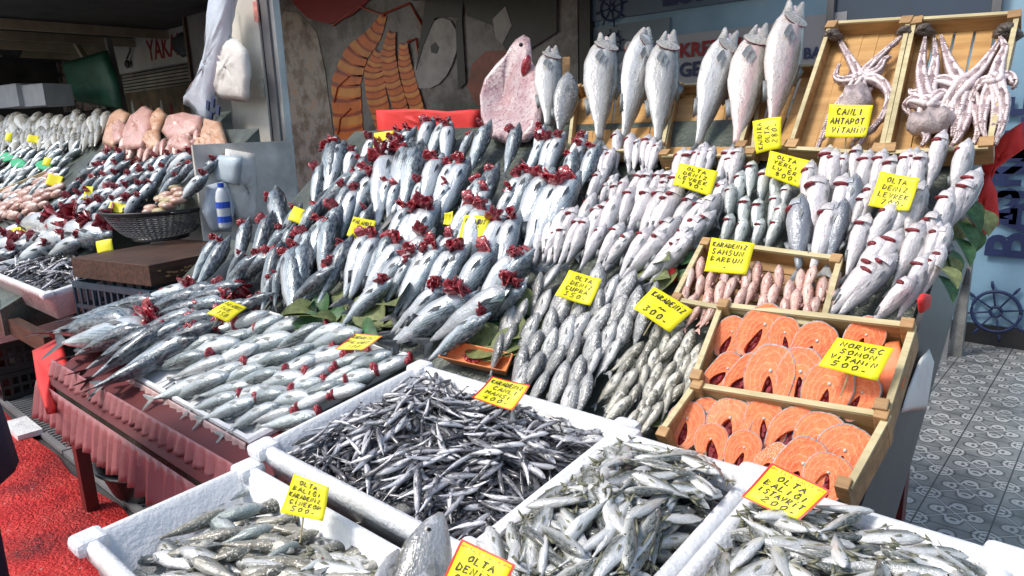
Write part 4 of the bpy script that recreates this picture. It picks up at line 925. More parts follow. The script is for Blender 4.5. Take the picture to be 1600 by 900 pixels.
g = MB(); g.add([(.03, .03, -.13), (B1[2] - .03, .03, -.13), (B1[2] - .03, B1[3] - .03, -.12), (.03, B1[3] - .03, -.12)], [(0, 1, 2, 3)]); g.obj('wet_lining', M['styrowet'], B1[0])
# a layer of fish below, so that the box reads full
for i in range(90):
    u = R.uniform(.08, B1[2] - .07); v = R.uniform(.05, B1[3] - .05); a = R.gauss(.35, .35) + R.choice([0, pi])
    c0 = B1[1] @ Vector((u, v, R.uniform(-.085, -.035) - .06 * max(0, .22 - u) * 4)); d0 = Vector((cos(a), sin(a), 0)) * .085
    place(R.choice(['mullet', 'mackerel', 'mullet']), 'bluefish', c0 + d0, c0 - d0, ZZ, R.choice([0, pi]) + R.gauss(0, .3), fat=1.2, group='larger fish in the lower layer of the front left foam box', label='grey fish in the lower layer of the front left foam box')
# the sea bream propped in the corner between the boxes
pn = Vector((.1, -.6, .75)).normalized()
H_ = ony(682, 800, .66); T_3 = ony(618, 1160, .47)
place('bream', 'sea_bream', H_, T_3, (EYE - H_).normalized(), pi + .1, None, 'fish', 'large grey sea bream propped head up behind the red edged front card', 0, fat=1.15)
H_ = ony(768, 825, .70); T_3 = ony(790, 930, .60); place('mackerel', 'horse_mackerel', H_, T_3, (EYE - H_).normalized(), 0.3, None, 'fish', 'single fish head poking up behind the corner of the front card', 0, parts=False)
H_ = ony(600, 868, .60); T_3 = ony(640, 960, .5); place('bream', 'sea_bream', ony(625, 862, .62), ony(560, 985, .48), (EYE - H_).normalized(), .3, None, 'fish', 'small pale bream lying left of the propped sea bream', 1)

# ------------------------------------------------------------------ bonito on the slope
GB = 'bonito in rows on the slope'
bon = [((671, 193), (655, 262)), ((704, 199), (690, 268)), ((760, 200), (735, 270)), ((806, 204), (788, 275)), ((848, 220), (822, 285)), ((878, 217), (850, 290)), ((913, 217), (880, 290)), ((929, 231), (905, 310)), ((846, 203), (835, 262)), ((640, 205), (600, 265)), ((612, 222), (575, 262)), ((583, 218), (560, 270)), ((735, 212), (712, 262)),
       ((529, 228), (522, 305)), ((501, 262), (489, 330)), ((555, 238), (538, 300)), ((604, 247), (598, 350)), ((647, 236), (632, 345)), ((568, 270), (500, 345)), ((585, 278), (548, 350)), ((685, 252), (660, 352)), ((722, 258), (690, 352)), ((771, 270), (740, 360)), ((830, 271), (785, 372)), ((854, 279), (805, 385)), ((894, 284), (848, 392)), ((907, 228), (890, 300)),
       ((430, 303), (440, 380)), ((419, 345), (392, 430)), ((494, 323), (450, 400)), ((529, 327), (490, 420)), ((518, 349), (497, 440)), ((483, 365), (462, 450)), ((443, 364), (392, 430)), ((384, 352), (372, 430)), ((349, 381), (305, 455)), ((376, 400), (345, 455)), ((414, 400), (365, 452)), ((451, 397), (420, 480)), ((474, 389), (462, 490)), ((416, 401), (350, 452)), ((435, 427), (432, 486)),
       ((634, 325), (600, 420)), ((654, 336), (608, 440)), ((678, 330), (630, 435)), ((740, 322), (690, 420)), ((760, 331), (720, 440)), ((782, 346), (745, 445)), ((807, 344), (770, 450)), ((585, 373), (548, 465)), ((612, 373), (560, 480)), ((540, 383), (500, 486)), ((521, 418), (460, 486)), ((634, 403), (575, 480)), ((665, 370), (612, 470)), ((658, 392), (620, 470)), ((600, 446), (535, 508)),
       ((685, 392), (630, 490)), ((725, 392), (670, 490)), ((763, 397), (700, 500)), ((821, 402), (745, 490)), ((705, 372), (660, 455)), ((685, 451), (612, 532)), ((725, 463), (622, 545)), ((792, 452), (668, 545)), ((680, 458), (608, 528)), ((752, 498), (662, 565)), ((798, 446), (740, 505)), ((640, 412), (596, 478)), ((465, 330), (432, 400)), ((560, 300), (520, 380)), ((620, 290), (602, 350)), ((745, 290), (715, 360)), ((660, 285), (640, 350)), ((700, 290), (672, 355)), ((575, 330), (545, 400)), ((800, 300), (768, 370)), ((455, 360), (425, 430))]
more = []
for (hx, hy), (tx, ty) in bon:
    if R.random() < .55: dx = R.choice([-1, 1]) * R.uniform(11, 17); dy = R.uniform(-8, 14); more.append(((hx + dx, hy + dy), (tx + dx + R.uniform(-12, 8), ty + dy)))
bon += [m for m in more if not (m[0][0] > 900 or m[0][1] > 480)]
bon.sort(key=lambda t: t[0][1])
for i, (g_, t_) in enumerate(bon):
    # the fish below hides most tails: let each tail run on under the next row
    hx, hy = g_; tx, ty = t_
    kk = R.uniform(1.02, 1.25); tx2, ty2 = hx + (tx - hx) * kk + R.uniform(-5, 5), hy + (ty - hy) * kk
    dark = (hx < 560 and hy > 250) or R.random() < .25
    lay('bonito', 'bonito', (hx, hy), (tx2, ty2), R.uniform(-.5, .1) if dark else R.uniform(.35, 1.0), GB, 'bonito', (.115, .035), hx=.85, tx=-.15, rj=.1, fat=R.uniform(1.12, 1.38))
# long dark bonito at the lower left, tails over the edge
low = [((205, 500), (68, 520)), ((225, 512), (75, 545)), ((220, 516), (95, 560)), ((246, 520), (110, 585)), ((262, 512), (120, 605)), ((298, 530), (145, 608)), ((290, 505), (170, 560)), ((300, 488), (190, 530)), ((330, 492), (230, 520)), ((312, 475), (215, 505)), ((345, 470), (250, 490)), ((352, 460), (262, 478)), ((385, 475), (300, 500)), ((400, 470), (320, 505)), ((310, 462), (200, 495)), ((290, 452), (190, 485)), ((330, 450), (240, 475)), ((368, 448), (280, 470)), ((300, 530), (215, 560)), ((420, 462), (350, 490))]
low += [((250, 555), (128, 622)), ((330, 512), (205, 560)), ((210, 478), (105, 505)), ((240, 470), (140, 492)), ((180, 505), (72, 532)), ((275, 535), (160, 598))]
low.sort(key=lambda t: t[0][1])
for i, (g_, t_) in enumerate(low):
    lay('bonito', 'bonito', g_, t_, R.uniform(-1.0, -.45) + (.9 if i % 5 == 2 else 0), 'long bonito at the left end of the stand', 'lowbonito', (.08 + .002 * (i % 3), .07), hx=.85, tx=-.15, rj=.15, fat=1.15)
# ------------------------------------------------------------------ foam tray of small bonito
c = [P(196, 583, .012), P(392, 694, .012), P(642, 560, .012), P(398, 484, .012)]
tr = empty('foam_tray', sum(c, Vector()) / 4, 'flat white foam tray under the small bonito', 'tray')
mb = MB(); nn = (c[1] - c[0]).cross(c[3] - c[0]).normalized(); nn = nn if nn.z > 0 else -nn
cc = sum(c, Vector()) / 4
def ringq(s, l): return [cc + (p - cc) * s + nn * l - tr.location for p in c]
def dens(r): return [r[i].lerp(r[(i + 1) % 4], k / 6) for i in range(4) for k in range(6)]
mb.loft([dens(ringq(1.0, -.03)), dens(ringq(1.02, .012)), dens(ringq(1.0, .022)), dens(ringq(.95, .022)), dens(ringq(.93, .0))], True, True, True)
mb.obj('tray_shell', M['styro'], tr)
skirt(c[0] + nn * .01, c[1] + nn * .01, .055, 'tray_skirt', mat('pale_plastic_film', (.55, .38, .37), .3, .3, 6, .3), 'pale crumpled plastic film along the front edge of the tray', 'film', amp=.006, wl=.05, lean=Vector((0, -.2, 0)))
tp = [(262, 560), (240, 590), (395, 680), (640, 565), (600, 535), (410, 478), (360, 500)]
hl = [t for t in field([(290, 555), (365, 612), (470, 668), (650, 562), (628, 535), (470, 478), (405, 480)], (100, -34), 112, 54, 15.5, .3, 9)]
for i, (h_, t_) in enumerate(hl):
    lay('traymac', 'small_bonito', h_, t_, R.choice([-.2, .3, 2.9, .1]), 'small bonito on the foam tray', 'tray', (.045 + R.uniform(0, .012), .03), rj=.3, fat=1.3)
# ------------------------------------------------------------------ sea bass: small ones in the middle
sb = [((967, 216), (962, 262)), ((988, 218), (980, 270)), ((1010, 226), (1000, 275)), ((1028, 226), (1015, 280)), ((934, 275), (915, 330)), ((959, 283), (938, 330)), ((975, 290), (960, 345)), ((1012, 282), (990, 340)), ((1031, 278), (1010, 340)), ((1065, 250), (1052, 310)), ((1090, 240), (1080, 300)), ((1112, 236), (1102, 290)), ((1133, 244), (1118, 300)), ((1152, 244), (1138, 300)), ((1125, 291), (1105, 345)), ((1125, 272), (1112, 330)),
      ((924, 319), (893, 380)), ((946, 327), (910, 395)), ((961, 319), (935, 392)), ((985, 301), (962, 370)), ((1015, 310), (980, 380)), ((1034, 311), (1000, 388)), ((1057, 311), (1010, 395)), ((1082, 318), (1035, 392)), ((1101, 325), (1050, 400)), ((1045, 280), (1030, 340)), ((890, 320), (868, 380)),
      ((863, 341), (846, 412)), ((893, 341), (868, 412)), ((916, 352), (888, 418)), ((942, 362), (908, 425)), ((964, 362), (930, 425)), ((983, 373), (946, 430)), ((1010, 365), (962, 440)), ((1045, 357), (985, 430)), ((1092, 357), (1022, 425)), ((1074, 368), (1003, 438)), ((1105, 345), (1045, 410)), ((880, 362), (860, 415)), ((1030, 372), (975, 440)), ((1060, 385), (1000, 440)), ((905, 240), (900, 300)), ((945, 240), (935, 295))]
sb += [((h[0] + dx, h[1] + R.uniform(-6, 10)), (t[0] + dx + R.uniform(-8, 4), t[1])) for h, t in list(sb) for dx in [R.choice([-1, 1]) * R.uniform(9, 13)] if R.random() < .5]
sb.sort(key=lambda t: t[0][1])
for h_, t_ in sb:
    hx, hy = h_; tx, ty = t_; tx, ty = hx + (tx - hx) * 1.15, hy + (ty - hy) * 1.15
    lay('bass', 'sea_bass', (hx + R.uniform(-3, 3), hy + R.uniform(-4, 4)), (tx + R.uniform(-6, 6), ty + R.uniform(-5, 5)), R.uniform(.5, 1.5), 'small pale sea bass in the middle of the slope', 'smallbass', (.075, .03), hx=.80, rj=.3, fat=R.uniform(1.15, 1.45))
bf = [((1176, 262), (1168, 320)), ((1194, 275), (1186, 335)), ((1158, 278), (1150, 335)), ((1215, 280), (1208, 340)), ((1143, 300), (1136, 362)), ((1165, 318), (1156, 380)), ((1186, 322), (1178, 385)), ((1212, 315), (1200, 385)), ((1140, 345), (1124, 402)), ((1162, 352), (1146, 405)), ((1188, 352), (1172, 405)), ((1214, 350), (1192, 405)), ((1222, 330), (1205, 395)), ((1228, 300), (1215, 360))]
for h_, t_ in bf:
    lay('bluefish', 'bluefish', h_, t_, R.uniform(.8, 1.6), 'bluefish beside the pale sea bass', 'bluefish', (.075, .03), hx=.80, rj=.2, fat=1.5)
lb = [((1304, 250), (1296, 330)), ((1377, 250), (1360, 330)), ((1417, 250), (1400, 330)), ((1471, 222), (1445, 305)), ((1509, 236), (1485, 320)), ((1268, 268), (1258, 350)), ((1340, 238), (1330, 300)), ((1440, 250), (1425, 320)),
      ((1277, 294), (1268, 400)), ((1251, 326), (1250, 440), 'd'), ((1334, 292), (1318, 390), 'd'), ((1315, 331), (1288, 432), 'd'), ((1390, 334), (1338, 418)), ((1439, 302), (1410, 390)), ((1480, 312), (1455, 400)), ((1360, 300), (1335, 380)), ((1405, 310), (1385, 390)), ((1520, 282), (1478, 370)),
      ((1458, 346), (1425, 440)), ((1433, 364), (1396, 460)), ((1394, 379), (1336, 480)), ((1384, 415), (1305, 500)), ((1475, 365), (1450, 440)), ((1352, 352), (1318, 440)), ((1416, 446), (1352, 520)), ((1440, 415), (1405, 505)), ((1468, 398), (1440, 470)), ((1360, 425), (1290, 505))]
lb += [((e[0][0] + dx, e[0][1] + R.uniform(-4, 14)), (e[1][0] + dx, e[1][1] + 4)) for e in list(lb) for dx in [R.choice([-1, -.6]) * R.uniform(17, 24)] if R.random() < .5 and e[0][0] > 1300]
lb.sort(key=lambda t: t[0][1])
for e in lb:
    hx, hy = e[0]; tx, ty = e[1]; k = 1.0 if len(e) > 2 else 1.1
    lay('bassdark' if len(e) > 2 else 'bass', 'sea_bass', (hx, hy), (hx + (tx - hx) * k, hy + (ty - hy) * k), R.uniform(.2, .6) if len(e) > 2 else R.uniform(.8, 1.4), 'large sea bass on the right end of the slope', 'bigbass', (.12, .06), hx=.80, rj=.3, fat=R.uniform(1.2, 1.45))
# ------------------------------------------------------------------ sea bream and mullet
for h_, t_ in field([(835, 412), (862, 395), (1018, 408), (1045, 440), (990, 500), (960, 560), (915, 610), (880, 615), (800, 560), (768, 500), (805, 445)], (36, -78), 96, 44, 19, .25, 12):
    lay('bream', 'sea_bream', h_, t_, R.choice([-.4, .1, 3.0]), 'grey sea bream on the lower slope', 'bream', (.075 + R.uniform(0, .01), .025), rj=.3, fat=1.12)
for h_, t_ in field([(1000, 520), (1045, 495), (1085, 505), (1118, 520), (1110, 560), (1095, 610), (1000, 645), (975, 640), (960, 600), (975, 560)], (34, -60), 74, 28, 16, .25, 14):
    lay('mullet', 'small_mullet', h_, t_, R.choice([0, .5, 2.8, -.5]), 'small mullet on the lower slope', 'mullet', (.065 + R.uniform(0, .012), .03), rj=.4, fat=1.35)
# ------------------------------------------------------------------ wooden crates on the slope
def crate(c, h, label, rails=('f', 'l', 'r', 'b'), posts=True, thick=.008, name='wooden_crate', rim=.035, floor=True, nrm=None, front=None):
    """c: four floor corners fl, fr, br, bl; walls of height h along the normal"""
    c = [Vector(p) for p in c]; n = nrm or (c[1] - c[0]).cross(c[3] - c[0]).normalized()
    if n.z < 0 and nrm is None: n = -n
    cc = sum(c, Vector()) / 4; t = empty(name, cc, label, 'crate')
    c = [p - cc for p in c]
    for k, (a, b) in {'f': (0, 1), 'r': (1, 2), 'b': (2, 3), 'l': (3, 0)}.items():
        if k not in rails: continue
        hh = (front if k == 'f' and front else h)
        mb = MB(); mb.beam(c[a] + n * (hh / 2), c[b] + n * (hh / 2), thick, hh, up=n); mb.obj('side_board', M['wood'], t, bevel=.001)
        mb = MB(); mb.beam(c[a] + n * (hh + .003), c[b] + n * (hh + .003), thick * 1.6, .007, up=n); mb.obj('top_edge', M['woodpale'], t)
    if posts:
        for i, p in enumerate(c):
            q_ = p * .955; mb = MB(); mb.beam(q_, q_ + n * (h + rim), .025, .025, up=(c[1] - c[0]).normalized()); mb.obj('corner_post', M['wood'], t, bevel=.002)
    if floor:
        k = 6
        for i in range(k):
            a = c[0].lerp(c[3], (i + .5) / k); b = c[1].lerp(c[2], (i + .5) / k); mb = MB(); mb.beam(a + n * .004, b + n * .004, (c[3] - c[0]).length / k * .88, .006, up=n); mb.obj('floor_slat', M['wood'], t)
    return t, n, cc, c
XXn = XX
# red mullet crate
K1 = crate([P(1062, 488, .03), P(1290, 532, .03), P(1318, 428, .03), P(1108, 398, .03)], .05, 'shallow wooden crate of red mullet under the KARADENİZ SAMSUN BARBUN card', posts=True, rim=.012)
for h_, t_ in [t for t in field([(1078, 405), (1112, 385), (1316, 418), (1300, 480), (1240, 470), (1150, 452), (1070, 448)], (14, -60), 58, 30, 17, .2, 10)] + [t for t in field([(1075, 455), (1160, 465), (1285, 488), (1270, 500), (1070, 475)], (22, -50), 54, 34, 17, .2, 16)]:
    lay('redmullet', 'red_mullet', h_, t_, R.choice([0, .6, 2.8]), 'red mullet in the shallow wooden crate', 'redmullet', (.09 + R.uniform(0, .01), .065), rj=.4, fat=1.4)
# salmon crates
K2 = crate([P(1098, 622, .02), P(1392, 675, .02), P(1432, 545, .02), P(1140, 508, .02)], .075, 'upper wooden crate of salmon steaks on the right of the slope', posts=True, rim=.02, front=.03)
K3 = crate([P(1045, 712, .02), P(1332, 800, .02), P(1392, 688, .02), P(1098, 636, .02)], .075, 'lower wooden crate of salmon steaks nearest the front boxes', posts=True, rim=.015, front=.03)
def steak_meshes(seed):
    q = random.Random(seed); n = 30; W = .5 * q.uniform(.92, 1.05); H = .62 * q.uniform(.95, 1.05)
    tp = q.uniform(.08, .24)
    def outer(i, s=1.0):
        a = 2 * pi * i / n; x = sin(a); y = cos(a); w = W * (1 + tp * y) * (1 + .05 * sin(3 * a + seed) + .03 * sin(5 * a + seed * 2))
        notch = .10 * math.exp(-((a - pi) / .22) ** 2)
        top = .03 * math.exp(-(min(a, 2 * pi - a) / .25) ** 2)
        return Vector((w * x * s, (H * y + notch - top) * s, 0))
    hw = q.uniform(.09, .17); io = q.uniform(-.24, -.14); il = q.uniform(.24, .32)
    def inner(i):
        a = 2 * pi * i / n; x = sin(a); y = cos(a)
        return Vector((hw * x * (1 - .35 * y) + .02 * sin(seed * 2.0 + y * 2), io + il * y, 0))
    th = .16; body = MB()
    rings = [(outer, .97, -th), (outer, .985, -th * .4), (outer, .985, th * .9), (outer, .975, th)]
    L = [[outer(i, s) + Vector((0, 0, z)) for i in range(n)] for _, s, z in rings]
    for k in (.25, .5, .75): L.append([outer(i, .955).lerp(inner(i), k) + Vector((0, 0, th + q.uniform(-.0012, .0012))) for i in range(n)])
    L.append([inner(i) + Vector((0, 0, th - .01)) for i in range(n)]); L.append([inner(i) * .9 + Vector((0, -.016, -th)) for i in range(n)])
    body.loft(L, True); body.loft([L[-1], L[0]], True)
    skin = MB(); skin.loft([[outer(i, s) + Vector((0, 0, z)) for i in range(n)] for s, z in ((.96, -th * 1.01), (1.0, -th * .98), (1.012, 0), (1.0, th * .98), (.965, th * 1.02))], True)
    cav = MB(); cav.loft([[inner(i) * .98 + Vector((0, -.004, z)) for i in range(n)] for z in (-th * .2, th * .25)], True, True, True)
    for k in range(4): cav.ell((q.uniform(-.05, .05), -.16 + q.uniform(-.15, .2), th * .4), .05, .08, .04, 0, 8, 5)
    bone = MB(); bone.ell((0, .17, th + .004), .035, .035, .02, 0, 10, 5)
    return (body.mesh('salmon_steak', M['salmon'], False), [('skin', skin.mesh('skin', M['salmonskin'])), ('belly_cavity', cav.mesh('belly_cavity', M['cavity'])), ('backbone', bone.mesh('backbone', M['iris']))])
STK = [steak_meshes(i) for i in range(9)]
def steak(px, py, hpx, rot, lift, label, lean=.5, yaw=0.0, wide=1.0):
    c0 = P(px, py, lift); rng = (c0 - EYE).length; size = hpx / F * rng / 1.0
    N_ = ((EYE - c0).normalized() * (1 - lean) + pnorm(c0.y) * lean); N_ = (N_ + XX * yaw).normalized()
    upv = Vector((0, .75, .65)); Y = (upv - N_ * upv.dot(N_)).normalized(); X = Y.cross(N_)
    Y2 = Y * cos(rot) + X * sin(rot); X2 = X * cos(rot) - Y * sin(rot)
    v = STK[R.randrange(9)]; o = link('salmon_steak', v[0], M=frame(c0, X2 * wide, Y2, N_, size), label=label, cat='salmon steak', group='salmon steaks in the two wooden crates')
    for nm, me in v[1]: link(nm, me, o)
ups = [(1141, 529, 62, 'small steak at the back left corner of the upper crate'), (1190, 522, 88, 'tallest steak, left of the middle in the upper crate'), (1228, 532, 60, 'half hidden steak behind the tall one in the upper crate'), (1269, 545, 72, 'browner steak left of the NORVEÇ SOMON card'), (1347, 535, 60, 'steak top showing behind the NORVEÇ SOMON card'),
       (1130, 585, 62, 'round steak at the left end of the front row, upper crate'), (1166, 592, 74, 'narrow steak second in the front row, upper crate'), (1204, 598, 90, 'large steak third in the front row, upper crate'), (1252, 598, 78, 'steak left of the biggest open one, upper crate'), (1294, 618, 96, 'widest open steak below the NORVEÇ SOMON card'), (1342, 625, 66, 'last steak at right of the front row, upper crate')]
for i, (a, b, hp, l) in enumerate(ups): steak(a, b, hp * R.uniform(.9, 1.05), R.uniform(-.4, .4), .07 + (.02 if i > 4 else 0), 'orange salmon ' + l, .25, R.uniform(-.25, .15), .82 + R.uniform(-.06, .08))
los = [(1072, 668, 66, 'steak lying at the far left of the lower crate'), (1100, 655, 60, 'steak at the back left of the lower crate'), (1140, 668, 74, 'steak behind the small one, lower crate'), (1196, 668, 62, 'round steak at the back middle of the lower crate'), (1236, 685, 78, 'steak with a long dark slit in the lower crate'), (1282, 700, 82, 'steak with a red cavity near the right of the lower crate'), (1312, 722, 84, 'largest steak at the right end of the lower crate'),
       (1113, 698, 52, 'small steak at the front left of the lower crate'), (1160, 712, 58, 'broad steak in front, left of the red edged card'), (1205, 728, 60, 'steak just behind the red edged card'), (1247, 742, 84, 'long pale fillet piece right of the red edged card'), (1290, 752, 66, 'steak at the very front of the lower crate')]
for i, (a, b, hp, l) in enumerate(los): steak(a, b, hp * R.uniform(.9, 1.05), R.uniform(-.45, .45), .06 + (.018 if i > 6 else 0), 'orange salmon ' + l, .35, R.uniform(-.25, .15), .85 + R.uniform(-.06, .1))
# salmon fillet against the right board
fb = P(1398, 585, .06); puff([P(a, b, .07) for a, b in ((1382, 535), (1405, 532), (1418, 570), (1412, 605), (1385, 628), (1372, 600))], .012, 'salmon_fillet', M['salmon'], label='pale orange salmon fillet along the right board of the upper crate', cat='salmon fillet')
puff([onx(a, b, -.31) for a, b in ((1438, 560), (1452, 545), (1460, 565), (1448, 640), (1408, 645), (1418, 610))], .006, 'paper_sheet', M['white'], label='white paper hanging beside the upper salmon crate', cat='paper')
# orange plastic tray
oc = [P(694, 565, .03), P(795, 588, .03), P(806, 562, .03), P(715, 541, .03)]
ot = empty('plastic_tray', sum(oc, Vector()) / 4, 'small orange plastic tray with dark red roe behind the anchovy box', 'tray')
cc = sum(oc, Vector()) / 4; nn = pnorm(cc.y)
def rq(s, l): return dens([(p - cc) * s + nn * l for p in oc])
mb = MB(); mb.loft([rq(.85, -.01), rq(1.0, .02), rq(1.05, .024), rq(1.03, .03), rq(.97, .022), rq(.84, .0)], True, True, True); mb.obj('tray_shell', M['orange'], ot, True)
mb = MB()
for i in range(40): a = R.uniform(0, 6.28); r = sqrt(R.random()) * .035; mb.ell((cos(a) * r - .03, sin(a) * r * .5, .008 + sin(a) * r * .35), .006, .006, .004, 0, 6, 4)
mb.obj('roe', M['gill'], ot, True)

# ------------------------------------------------------------------ crates leaning at the back, octopus, hung fish
def back_crate(px4, y0, y1, label, h=.05):
    """px4 = TL, TR, BR, BL; bottom at depth y0, top at depth y1, leaning back"""
    c = [P(*px4[3], .012), P(*px4[2], .012), ony(*px4[1], y1), ony(*px4[0], y1)]
    n = (c[1] - c[0]).cross(c[3] - c[0]).normalized(); n = n if n.dot(EYE - c[0]) > 0 else -n
    cc = sum(c, Vector()) / 4; t = empty('wooden_crate', cc, label, 'crate'); c = [p - cc for p in c]
    for i in range(5):
        a = c[0].lerp(c[1], (i + .5) / 5); b = c[3].lerp(c[2], (i + .5) / 5); mb = MB(); mb.beam(a, b, (c[1] - c[0]).length / 5 * .97, .008, up=n); mb.obj('floor_slat', M['crateback'], t, bevel=.001)
    for a, b in ((0, 1), (1, 2), (2, 3), (3, 0)):
        mb = MB(); mb.beam(c[a] + n * h / 2, c[b] + n * h / 2, .008, h, up=n); mb.obj('side_board', M['wood'], t)
        mb = MB(); mb.beam(c[a] + n * (h + .003), c[b] + n * (h + .003), .012, .006, up=n); mb.obj('top_edge', M['woodpale'], t)
    for p in c: q_ = p * .95; mb = MB(); mb.beam(q_, q_ + n * (h + .012), .03, .03, up=(c[1] - c[0]).normalized()); mb.obj('corner_post', M['wood'], t)
    return t, cc, n
C1 = back_crate([(1303, 58), (1424, 52), (1380, 262), (1240, 252)], 2.15, 2.42, 'leaning wooden crate holding one stretched octopus')
C2 = back_crate([(1432, 54), (1590, 46), (1545, 255), (1388, 262)], 2.15, 2.42, 'leaning wooden crate at far right holding a tangle of octopus')
for px4, l in (([(1062, 150), (1190, 145), (1180, 262), (1040, 262)], 'leaning wooden crate behind the two spotted hung fish'), ([(905, 150), (1060, 140), (1040, 250), (895, 255)], 'leaning wooden crate behind the pair of white hung fish'), ([(1195, 125), (1290, 120), (1240, 250), (1160, 250)], 'leaning wooden crate left of the octopus crates')):
    back_crate(px4, 2.2, 2.42, l, .04)
mb = MB(); mb.beam(ony(885, 90, 2.5), ony(884, 180, 2.45), .03, .02); mb.obj('wooden_post', M['wood'], label='short wooden upright between the left hung fish', cat='post')
def arm(mb, pts, r0, r1, suck=True, side=1):
    pts = [Vector(p) for p in pts]; d = []
    n = len(pts)
    def cr(i, t):
        p0, p1, p2, p3 = (pts[max(i - 1, 0)], pts[i], pts[min(i + 1, n - 1)], pts[min(i + 2, n - 1)])
        return .5 * ((2 * p1) + (p2 - p0) * t + (2 * p0 - 5 * p1 + 4 * p2 - p3) * t * t + (3 * p1 - p0 - 3 * p2 + p3) * t ** 3)
    for i in range(n - 1):
        for k in range(6): d.append(cr(i, k / 6))
    d.append(pts[-1]); m = len(d)
    mb.tube([p + nrm_cur * .004 * sin(i * 1.7) for i, p in enumerate(d)], [r0 + (r1 - r0) * (i / (m - 1)) ** .8 for i in range(m)], 9)
    if suck:
        L = 0
        for i in range(m - 1):
            r = r0 + (r1 - r0) * (i / (m - 1)) ** .8; t = (d[i + 1] - d[i]); a = t.cross(nrm_cur).normalized()
            for s in (-1, 1):
                for u in (0, .5):
                    c0 = d[i] + t * u + nrm_cur * r * .72 + a * s * r * .45
                    mb.ell(c0, r * .40, r * .40, r * .34, 1, 6, 4)
def octopus(crateinfo, arms, head, label, r0=.017, lift=.03):
    global nrm_cur
    t0, cc, n = crateinfo; nrm_cur = n; pl = cc + n * lift
    def q(px, py, k=0): return onpl(px, py, pl + n * k, n)
    c0 = q(*arms[0][0]); t = empty('octopus', c0, label, 'octopus')
    for i, a in enumerate(arms):
        mb = MB(); arm(mb, [q(x, y, R.uniform(-.006, .012)) - c0 for x, y in a], r0 * 1.5, .004); mb.obj('arm', [M['octo'], M['sucker']], t, True)
    if head:
        hx, hy, rx, ry, rot = head; p = q(hx, hy, .01) - c0; s = 2.45 / F
        Rm = Matrix((XX, (n.cross(XX)).normalized(), n)).transposed() @ Matrix.Rotation(rot, 3, 'Z')
        mb = MB(); mb.ell(p, rx * s, ry * s, min(rx, ry) * s * .8, 0, 16, 10, Rm)
        mb.v = [tuple(Vector(v) + n * .006 * sin(v[0] * 190 + v[2] * 90) + (Vector(v) - p) * .10 * sin(v[2] * 130 + v[0] * 70)) for v in mb.v]; o = mb.obj('mantle', M['octohead'], t, True)
    # web between the arms
    w = MB(); ctr = Vector((0, 0, 0)) + n * .004; ring = []
    for a in arms:
        p = q(*a[1]) - c0; ring.append(p * .95 + n * .002)
    ring.sort(key=lambda v: math.atan2(v.dot(n.cross(XX)), v.dot(XX)))
    w.v = [tuple(ctr)] + [tuple(p) for p in ring]; k = len(ring)
    for i in range(k): w.f.append((0, 1 + i, 1 + (i + 1) % k)); w.m.append(0)
    o = w.obj('web', M['octo'], t, True); s_ = o.modifiers.new('thick', 'SOLIDIFY'); s_.thickness = .006
    return t
octopus(C1, [[(1345, 125), (1332, 100), (1315, 70), (1308, 52)], [(1345, 125), (1360, 105), (1390, 75), (1415, 52)], [(1345, 125), (1318, 128), (1306, 120), (1312, 100)], [(1345, 126), (1372, 128), (1390, 150), (1378, 185), (1350, 215), (1340, 235)], [(1342, 128), (1325, 150), (1300, 180), (1285, 215), (1275, 235)], [(1345, 128), (1350, 165), (1345, 205), (1330, 228)], [(1347, 126), (1372, 112), (1382, 95), (1392, 88)]], (1338, 155, 19, 26, .2), 'pinkish octopus stretched star shaped in the left leaning crate', r0=.014)
octopus(C2, [[(1505, 140), (1490, 115), (1478, 85), (1470, 55)], [(1505, 140), (1530, 115), (1550, 85), (1568, 55)], [(1505, 140), (1480, 170), (1475, 205), (1468, 225)], [(1505, 142), (1510, 175), (1500, 210), (1485, 232)], [(1505, 142), (1522, 165), (1530, 200), (1520, 228)], [(1503, 140), (1470, 130), (1445, 138), (1428, 150)], [(1505, 142), (1495, 180), (1488, 215)]], None, 'large pale octopus spread over the middle of the right crate', r0=.02)
octopus(C2, [[(1555, 130), (1562, 100), (1570, 75), (1562, 58)], [(1555, 130), (1575, 122), (1585, 130), (1582, 138)], [(1555, 130), (1558, 165), (1552, 200), (1542, 228)], [(1555, 130), (1540, 160), (1535, 195), (1540, 215)], [(1553, 130), (1535, 132), (1522, 145), (1520, 160)], [(1556, 132), (1568, 160), (1566, 195), (1555, 225)]], None, 'octopus hanging along the right edge of the right crate', r0=.016, lift=.045)
octopus(C2, [[(1450, 165), (1440, 120), (1442, 85), (1446, 58)], [(1450, 165), (1458, 120), (1462, 90), (1460, 60)], [(1450, 165), (1425, 160), (1415, 170), (1425, 182)], [(1450, 168), (1475, 165), (1485, 175), (1475, 190)], [(1450, 168), (1440, 195), (1448, 215), (1440, 228)], [(1448, 165), (1435, 150), (1425, 148), (1422, 140)], [(1452, 165), (1470, 150), (1480, 152), (1490, 160)]], (1452, 190, 25, 17, .2), 'dark headed curled octopus at the left of the right crate', r0=.017, lift=.04)
for (a, b, s, l) in ((1302, 55, 1, 'brown rag knotted on the left corner of the left octopus crate'), (1416, 50, 1, 'brown rag knotted between the two octopus crates'), (1445, 48, 1.1, 'brown rag knotted on the left corner of the right octopus crate'), (1575, 50, 1.5, 'brown rag knotted on the right corner of the right octopus crate')):
    puff([ony(a + s * 16 * cos(t) * (1 + .25 * sin(3 * t)), b + s * 11 * sin(t) * (1 + .2 * cos(5 * t)), 2.36) for t in [i * 2 * pi / 12 for i in range(12)]], .028, 'knotted_rag', mat('brown_rag', (.10, .075, .06), .5, .5, 14, .5) if a == 1302 else bpy.data.materials['brown_rag'], wr=.006, seed=a, label=l, cat='rag')

